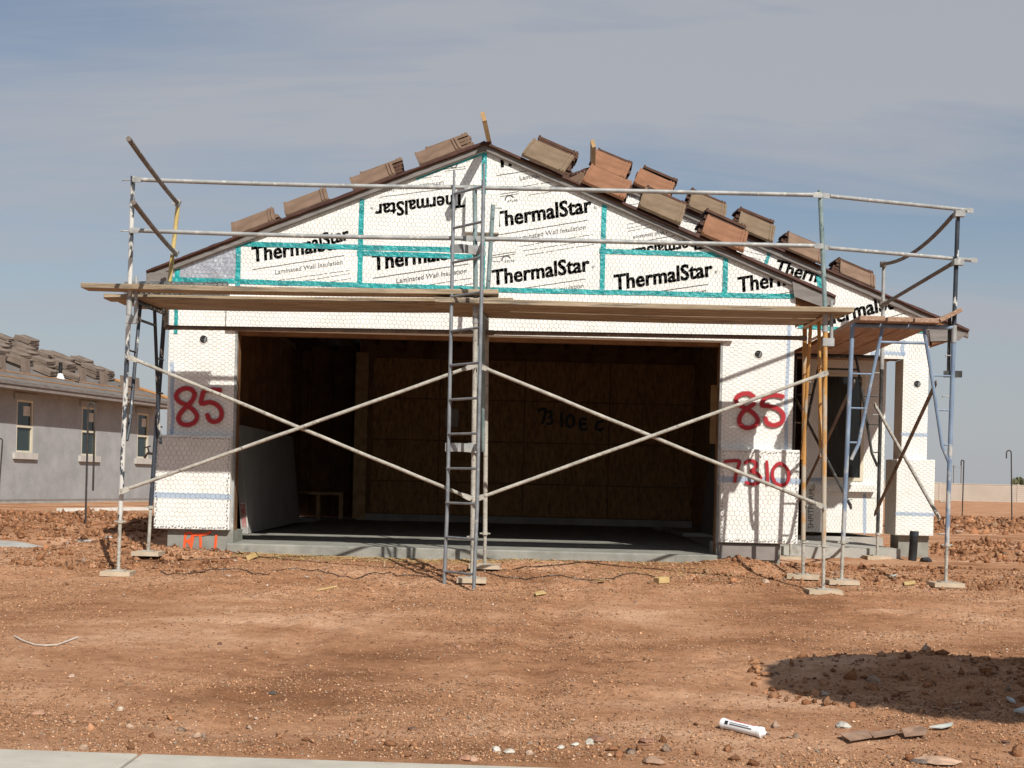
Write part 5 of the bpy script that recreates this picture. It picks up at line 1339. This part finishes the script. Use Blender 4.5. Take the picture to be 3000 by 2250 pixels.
tag(FAR.build('stacked_tiles', M['tile_grey'], None, fix=False), 'mass of stacked tiles along the hip of the grey house roof', kind='stuff')
for t, s in ((.35, .8), (1.45, .85), (4.05, .85), (5.05, .8), (6.0, .72), (6.33, .72), (6.66, .72)): nlean(t, s)

# ------------------------------------------------------------------ yard things
def hook_rod(px, py, Y, h, lean, label, rad=.011, hookr=.055, tail=.16, flip=1, zbase=None):
    b = W(px, py, Y); zb_ = gz1(b.x, b.y) if zbase is None else zbase
    r_ = thing('hooked_rod', (b.x, b.y, zb_ - .05), label, 'steel rod', 'hooked steel rods stuck in the soil')
    pts = [(b.x, b.y, zb_ - .05), (b.x + lean * .5, b.y, zb_ + h * .5), (b.x + lean, b.y, zb_ + h)]
    for k in range(1, 9):
        a = math.pi * (1 - k / 8); pts.append((b.x + lean + flip * (hookr + hookr * math.cos(a)), b.y, zb_ + h + hookr * math.sin(a)))
    pts.append((b.x + lean + flip * 2 * hookr, b.y, zb_ + h - tail)); mb = MB(); mb.tube(pts, rad, 8); mb.build('rod', M['rebar'], r_, smooth=True)
hook_rod(249, 1588, 17.0, 1.46, .0, 'tall hairpin steel rod in front of the grey house middle window', rad=.013, hookr=.042, tail=1.05)
hook_rod(-8, 1475, 22.0, 1.28, .06, 'hooked rod at the far left edge, in front of the grey house', rad=.012, hookr=.04, tail=.12, flip=-1)
hook_rod(2818, 1540, 30.5, 1.40, .01, 'left hooked rod standing on the far clod ridge', rad=.014, hookr=.03, tail=.1, flip=-1)
hook_rod(2964, 1552, 29.0, 1.46, -.05, 'right hooked rod standing on the far clod ridge', rad=.014, hookr=.05, tail=.12, flip=-1)
# perimeter wall far away
mb = MB(); wy = 140.0
pw_ = thing('block_wall', (50, wy, .0), 'long tan concrete block wall across the far field', 'wall')
for i in range(22):
    x0 = -60 + i * 8.0; st_ = .06 if i % 3 == 0 else 0
    mb = MB(); mb.box(x0 + .01, x0 + 7.99, wy, wy + .2, -.3, 1.74 + st_); mb.build('wall_panel', M['blockwall'], pw_)
    mb = MB(); mb.box(x0 + .01, x0 + 7.99, wy - .03, wy + .23, 1.745 + st_, 1.84 + st_); mb.build('wall_cap', M['blockwall'], pw_)
    mb = MB(); mb.box(x0 - .22, x0 + .0, wy - .06, wy - .005, -.3, 1.9); mb.build('pilaster', M['blockwall'], pw_)
    for r_ in range(8):
        mb = MB(); mb.box(x0 + .01, x0 + 7.99, wy - .012, wy - .002, .02 + r_ * .21, .02 + r_ * .21 + .19); mb.build('block_course', M['blockwall'], pw_)
# far bush, poles with wires
def leaves(root, c, rx, ry, rz, n, size, mat, name='crown', up=0.0):
    P = rng.normal(size=(n, 3)); P /= np.linalg.norm(P, axis=1, keepdims=True); P *= (rng.random((n, 1)) ** .45)
    P = P * np.array([rx, ry, rz]) + np.array(c)
    d = rng.normal(size=(n, 3)); d[:, 2] += up; d /= np.linalg.norm(d, axis=1, keepdims=True); e = np.cross(d, rng.normal(size=(n, 3))); e /= np.linalg.norm(e, axis=1, keepdims=True)
    s = size * (.6 + .8 * rng.random((n, 1)))
    V = np.stack([P - d * s, P + e * s * .4, P + d * s, P - e * s * .4], 1).reshape(-1, 3); Q = np.arange(4 * n).reshape(-1, 4)
    return np_mesh(name, V, Q, mat, root)
b = W(2988, 1414, 150)
bu = thing('bush', (b.x, 150, 0), 'small grey green bush showing above the far block wall', 'bush')
leaves(bu, (b.x, 150, 2.0), .95, .6, .75, 420, .28, M['dry_leaf'], up=2.0)
mb = MB(); mb.tube([(b.x, 150, -.1), (b.x + .1, 150, 1.9)], .06, 6); mb.build('trunk', M['bark'], bu, smooth=True)
for px, top, lb in ((2793, 1363, 'left thin utility pole beyond the far wall'), (2815, 1366, 'right thin utility pole beyond the far wall')):
    p = W(px, 1420, 420); zt_ = W(px, top, 420).z; r_ = thing('utility_pole', (p.x, 420, 0), lb, 'utility pole', 'far utility poles')
    mb = MB(); mb.tube([(p.x, 420, -.2), (p.x, 420, zt_)], .12, 6); mb.build('pole', M['bark'], r_, smooth=True); mb = MB(); mb.bar((p.x - .9, 420, zt_ - .5), (p.x + .9, 420, zt_ - .5), .1, .12); mb.build('crossarm', M['bark'], r_)
# black pipe stub by the column
p = W(2672, 1634, 15.55); r_ = thing('drain_pipe', tuple(p), 'black plastic pipe stub standing in the soil before the porch column', 'pipe')
zt_ = W(2682, 1556, p.y).z; mb = MB(); mb.tube([(p.x, p.y, p.z - .1), (p.x + .02, p.y, zt_)], .047, 16); mb.build('pipe', M['pipe_black'], r_, smooth=True)
mb = MB(); mb.tube([(p.x + .017, p.y, zt_ - .06), (p.x + .018, p.y, zt_ - .01)], .051, 16); mb.build('tape_wrap', M['tube_dark'], r_, smooth=True)
p = GP(2712, 1648); lv = ico(2)
def rock(px, py, size, colr, label, flat=.55, name='rock', grp=None, at=None, mat=None, elong=1.0, cat='rock', yaw=None):
    p = at or GP(px, py); V = lv[0].copy(); k = rng.random(3) * 10
    nz_ = np.array([math.sin(3.1 * v[0] + k[0]) * .2 + math.sin(4.3 * v[1] + k[1]) * .16 + math.sin(5.1 * v[2] + k[2]) * .14 + rng.uniform(-.07, .07) for v in V])
    V = V * (1 + nz_)[:, None] * np.array([size * elong, size, size * flat]); a = rng.uniform(0, 6) if yaw is None else yaw
    V = np.stack([V[:, 0] * math.cos(a) - V[:, 1] * math.sin(a), V[:, 0] * math.sin(a) + V[:, 1] * math.cos(a), V[:, 2]], 1) + np.array([p.x, p.y, p.z + size * flat * .35])
    me = bpy.data.meshes.new(name); me.from_pydata((V - np.array(p)).tolist(), [], lv[1].tolist())
    o = bpy.data.objects.new(name, me); o.location = p; col.objects.link(o)
    me.materials.append(mat or noise_mat('stone', tuple(.8 * c for c in colr), tuple(1.2 * c for c in colr), 14, .9, bump=.5))
    return tag(o, label, cat, grp)
rock(2712, 1648, .06, (.015, .015, .016), 'crumpled black plastic lump beside the black pipe stub', mat=M['pipe_black'], name='plastic_scrap', cat='scrap')
rock(1208, 2138, .022, (.16, .09, .06), 'dark red stone lying alone on the smooth soil, low centre')
rock(1454, 2199, .024, (.52, .48, .42), 'pale oval stone near the sidewalk, left of two')
rock(1490, 2205, .026, (.46, .42, .36), 'pale flat stone near the sidewalk, right of two')
rock(1366, 2226, .030, (.36, .19, .12), 'reddish stone at the sidewalk edge below centre')
rock(1388, 2229, .024, (.42, .27, .19), 'pinkish stone touching the reddish stone at the sidewalk edge')
rock(1685, 2183, .020, (.55, .52, .46), 'small white stone left of the brown slab stone')
rock(1728, 2178, .026, (.44, .42, .36), 'grey stone tucked under the brown slab stone')
rock(1748, 2168, .040, (.22, .115, .075), 'brown slab stone resting on the grey stone', .35, elong=1.5)
rock(1893, 2176, .038, (.24, .125, .08), 'brown flat stone right of the brown slab stone', .4, elong=1.4)
rock(1341, 1898, .020, (.42, .25, .18), 'pink angular pebble below the ladder')
rock(1915, 2236, .045, (.30, .19, .13), 'large brown stone cut by the bottom edge')
rock(1640, 2192, .022, (.5, .46, .4), 'pale pebble left of the small white stone')
rock(113, 2094, .030, (.36, .2, .13), 'rounded tan stone low at the left')
rock(208, 1984, .022, (.44, .31, .23), 'pale pebble in the left foreground')
rock(352, 2080, .024, (.46, .38, .30), 'pale stone in the gravel patch at lower left')
rock(802, 2034, .026, (.08, .07, .06), 'black lump on the smooth soil left of centre')
rock(644, 1888, .020, (.14, .08, .055), 'dark soil lump at mid left')
rock(2414, 2036, .032, (.40, .34, .28), 'grey stone at the edge of the dark shadow')
rock(2470, 2130, .036, (.42, .40, .35), 'angular grey stone right of the sealant tube')
rock(2742, 2232, .080, (.44, .29, .20), 'broad pale stone at the bottom right', .22, elong=1.6, yaw=-.3)
rock(2693, 2236, .034, (.13, .10, .085), 'dark stone beside the broad pale stone', .5)
rock(2945, 2178, .022, (.14, .08, .055), 'dark lump at the lower right edge')
rock(1570, 1640, .05, (.36, .22, .15), 'stone near the garage threshold, centre right')
# concrete spill left of the scaffold
for px, py, s, lb in ((262, 1607, .13, 'grey lump of dumped concrete at the foot of the clod heap'), (228, 1612, .07, 'reddish lump on the dumped concrete, left one'), (236, 1611, .06, 'reddish lump on the dumped concrete, right one')):
    rock(px, py, s, (.40, .40, .37) if s > .1 else (.3, .14, .08), lb, .5, 'concrete_lump' if s > .1 else 'rock', elong=1.5 if s > .1 else 1, yaw=0.0, at=Vector((-4.75 + (px - 262) * .004, 15.3, gz1(-4.75, 15.3))), cat='concrete lump' if s > .1 else 'rock')
rock(318, 1565, .05, (.62, .58, .52), 'white crumpled bag lying on the clod heap', .5, 'crumpled_bag', cat='bag', mat=M['paper'])
# grey ground sheet and boards left
p, q = GP(4, 1634), GP(215, 1640)
pts = [(-6.6, 14.6), (-4.75, 14.45), (-4.6, 14.75), (-5.4, 15.0), (-6.7, 15.15)]
mb = MB(); mb.poly([(x, y, gz1(x, y) + .03) for x, y in pts]); o = mb.build('concrete_washout', M['concrete'], None, fix=False)
so = o.modifiers.new('thickness', 'SOLIDIFY'); so.thickness = .05; so.offset = -1
tag(o, 'flat grey patch of spilled concrete at the left edge', 'concrete patch')
for (a, b_, lb, m_) in (((165, 1494), (440, 1490), 'long pale form board lying behind the clod heap', 'paper'), ((20, 1506), (190, 1502), 'short tan board lying behind the clod heap at the left edge', 'plank')):
    pa, pb = W(*a, 21.5), W(*b_, 22.0); mb = MB(); pa.z = max(pa.z, gz1(pa.x, pa.y) + .05); pb.z = max(pb.z, gz1(pb.x, pb.y) + .05); mb.bar(pa, pb, .14, .05); tag(mb.build('form_board', M[m_]), lb, 'board', 'boards behind the clods')

# sealant tube
def sealant():
    a, b_ = GP(2118, 2134), GP(2216, 2158); r = .027
    a.z = gz1(a.x, a.y) + r; b_.z = gz1(b_.x, b_.y) + r; d = (b_ - a).normalized()
    L = .27; b_ = a + d * .235
    root = thing('sealant_tube', tuple((a + b_) / 2 - Vector((0, 0, r))), 'empty white sealant tube with red print lying on the soil', 'tube')
    mb = MB(); mb.tube([a, b_], r, 20); body = mb.build('body', M['white'], root, smooth=True)
    mb = MB(); mb.tube([a - d * .004, a + d * .012], r * 1.06, 20); mb.build('end_cap', M['white'], root, smooth=True)
    mb = MB(); mb.tube([b_ - d * .012, b_ + d * .006, b_ + d * .012, b_ + d * .03], [r * 1.1, r * 1.1, r * .7, r * .28], 20); mb.build('shoulder', M['white'], root, smooth=True)
    mb = MB(); mb.tube([b_ + d * .028, b_ + d * .05], [.006, .004], 10); mb.build('nozzle', M['tube_rust'], root, smooth=True)
    # print: red band along the top, dark mark near the end
    side = d.cross(Vector((0, 0, 1))).normalized(); up = Vector((0, 0, 1))
    def patch(s0, s1, a0, a1, name, mat):
        mb = MB(); vs = []; n = 6
        for i in range(n + 1):
            an = a0 + (a1 - a0) * i / n; rad = (up * math.sin(an) + side * math.cos(an)) * (r + .0006)
            vs += [a + d * s0 + rad, a + d * s1 + rad]
        mb.add(vs, [(2 * i, 2 * i + 1, 2 * i + 3, 2 * i + 2) for i in range(n)]); mb.build(name, mat, body, fix=False)
    patch(.04, .20, R(75), R(130), 'red_print', M['red_print']); patch(.025, .045, R(10), R(55), 'dark_print', M['ink']); patch(.055, .19, R(15), R(30), 'fine_print', M['ink_fine']); patch(.055, .17, R(38), R(48), 'fine_print', M['ink_fine'])
sealant()

def flat_piece(pts_px, label, name, mat, cat, t=.006, lift=.012, grp=None, bend=.0):
    pts = [GP(*p) for p in pts_px]; c = sum(pts, Vector()) / len(pts); zt_ = max(p.z for p in pts)
    mb = MB(); mb.poly([(p.x, p.y, p.z + lift + random.uniform(0, bend)) for p in pts])
    o = mb.build(name, mat, None, fix=False); so = o.modifiers.new('thickness', 'SOLIDIFY'); so.thickness = t; so.offset = -1
    return tag(o, label, cat, grp)
flat_piece([(2458, 2166), (2540, 2150), (2555, 2172), (2490, 2184)], 'left torn strip of brown felt near the bottom right', 'felt_scrap', M['felt_scrap'], 'scrap', .005, .010, bend=.018)
flat_piece([(2545, 2158), (2610, 2148), (2640, 2152), (2620, 2168), (2560, 2174)], 'middle torn strip of brown felt near the bottom right', 'felt_scrap', M['felt_scrap'], 'scrap', .005, .014, bend=.02)
flat_piece([(2640, 2156), (2695, 2144), (2718, 2158), (2712, 2166), (2650, 2170)], 'right torn strip of brown felt, curled up', 'felt_scrap', M['felt_scrap'], 'scrap', .005, .018, bend=.03)
flat_piece([(2722, 2140), (2792, 2130), (2788, 2136), (2760, 2143)], 'thin grey shard beyond the brown felt strips', 'grey_shard', M['grey_scrap'], 'shard', .008, .016)
flat_piece([(2948, 2026), (2968, 2025), (2976, 2034), (2958, 2036)], 'small grey shard lying inside the dark shadow', 'grey_shard', M['grey_scrap'], 'shard', .01, .02)
flat_piece([(2970, 2097), (3004, 2090), (3004, 2106)], 'pale shard cut by the right edge in the shadow', 'grey_shard', M['grey_scrap'], 'shard', .014, .03)
flat_piece([(928, 1728), (986, 1726), (987, 1730), (930, 1732)], 'thin pale wood offcut below the left of the threshold', 'wood_offcut', M['yellow_foam'], 'wood offcut', .012, .016)
flat_piece([(1566, 1744), (1592, 1740), (1600, 1745), (1570, 1750)], 'pale wood offcut right of the ladder foot', 'wood_offcut', M['yellow_foam'], 'wood offcut', .012, .016)
flat_piece([(2648, 1712), (2680, 1710), (2682, 1715), (2650, 1717)], 'thin yellow strip of wood right of the blue leg', 'wood_offcut', M['yellow_foam'], 'wood offcut', .012, .016)
flat_piece([(1735, 1708), (1770, 1705), (1772, 1708), (1737, 1711)], 'thin splinter of wood left of the yellow block', 'wood_offcut', M['yellow_foam'], 'wood offcut', .01, .014)
for px, py, lb in ((668, 1686, 'white scrap of paper in front of the left pier'), (941, 1695, 'white scrap of paper below the threshold'), (900, 1692, 'long white paper shred below the threshold')):
    flat_piece([(px - 9, py), (px + 1, py - 1.2), (px + 9, py - .5), (px + 3, py + 1.2)], lb, 'paper_scrap', M['paper'], 'paper', .004, .014, bend=.012)
flat_piece([(2606, 1694), (2622, 1688), (2630, 1694), (2616, 1700)], 'crushed clear wrapper between the tower legs', 'paper_scrap', M['grey_scrap'], 'wrapper', .006, .02, bend=.02)
p = GP(1938, 1706); mb = MB(); mb.obox(p + Vector((0, 0, .025)), (.05, .012, .004), (-.02, .05, 0), (0, 0, .026)); o = mb.build('wood_block', M['yellow_foam']); bv = o.modifiers.new('bevel', 'BEVEL'); bv.width = .004
tag(o, 'small yellow wood block on the soil before the threshold', 'wood block')
p = GP(738, 1630); mb = MB(); mb.obox(p + Vector((0, 0, .03)), (.045, 0, .02), (0, .03, 0), (-.01, 0, .022)); tag(mb.build('foam_scrap', M['yellow_foam']), 'yellow foam scrap against the left end of the threshold', 'scrap')
p = GP(1656, 1636); mb = MB(); mb.tube([p, p + Vector((.0, .0, .06)), p + Vector((.02, .0, .075))], .026, 12); r_ = thing('conduit_stub', tuple(p), 'short black conduit stub at the threshold', 'conduit'); mb.build('stub', M['pipe_black'], r_, smooth=True)
# white bent cable on the soil at the left
pts = [GP(x, y) + Vector((0, 0, .012)) for x, y in ((42, 1868), (70, 1883), (100, 1893), (130, 1896), (168, 1894), (195, 1884), (228, 1872))]
mb = MB(); mb.tube(pts, .0045, 8); tag(mb.build('cable_offcut', M['paper'], smooth=True), 'bent white cable offcut lying on the soil at the left', 'cable')
# black cord lying along the house front
pts = []
for i in range(70):
    x = 470 + i * 21; pts.append(GP(x, 1664 + 8 * math.sin(i * .55) + 5 * math.sin(i * .23 + 1) + x * .016) + Vector((0, 0, .012)))
mb = MB(); mb.tube(pts, .0042, 6); tag(mb.build('power_cord', M['pipe_black'], smooth=True), 'black cord snaking over the soil in front of the threshold', 'cord')
# wood shavings beside the threshold
n = 1500; X = -2.7 + 3.4 * rng.random(n) ** 1.3; Y = 13.58 - .35 * rng.random(n) ** 2
X2 = .8 + 1.6 * rng.random(300); Y2_ = 12.8 + .8 * rng.random(300); X = np.concatenate([X, X2]); Y = np.concatenate([Y, Y2_]); n = len(X)
P = np.stack([X, Y, gz(X, Y) + .008], 1); a = rng.random(n) * 3.14; L = .008 + .022 * rng.random(n); d = np.stack([np.cos(a), np.sin(a), .4 * (rng.random(n) - .5)], 1) * L[:, None]; e = np.stack([-np.sin(a), np.cos(a), .6 * (rng.random(n) - .5)], 1) * .0035
up = np.array([0, 0, .002]); V = np.stack([P - d - e, P + d - e, P + d + e, P - d + e], 1).reshape(-1, 3)
sh = np_mesh('wood_shavings', V, np.arange(4 * n).reshape(-1, 4), M['yellow_foam']); so = sh.modifiers.new('thickness', 'SOLIDIFY'); so.thickness = .002; tag(sh, 'yellow wood shavings and straw strewn along the threshold', kind='stuff')

# ------------------------------------------------------------------ unseen tree added right of the view to cast the lower right shadow
tr = thing('added_shadow_tree', (4.7, 5.3, -.8), 'unseen tree added beyond the right edge to shade the lower right soil', 'tree')
mb = MB(); mb.tube([(4.7, 5.3, -.9), (4.75, 5.3, .4), (4.7, 5.3, 1.4), (4.75, 5.3, 2.2)], [.075, .06, .05, .03], 10); trunk = mb.build('trunk', M['bark'], tr, smooth=True)
for a in range(6):
    an = a * 1.05; mb = MB(); mb.tube([(4.72, 5.28, 1.3 + .1 * a), (4.72 + .5 * math.cos(an), 5.28 + .4 * math.sin(an), 2.0 + .1 * a), (4.72 + 1.0 * math.cos(an), 5.28 + .6 * math.sin(an), 2.45)], [.03, .02, .008], 6); mb.build('limb', M['bark'], trunk, smooth=True)
leaves(tr, (4.75, 5.22, 2.45), 1.75, .85, .5, 42000, .08, M['leaf'])
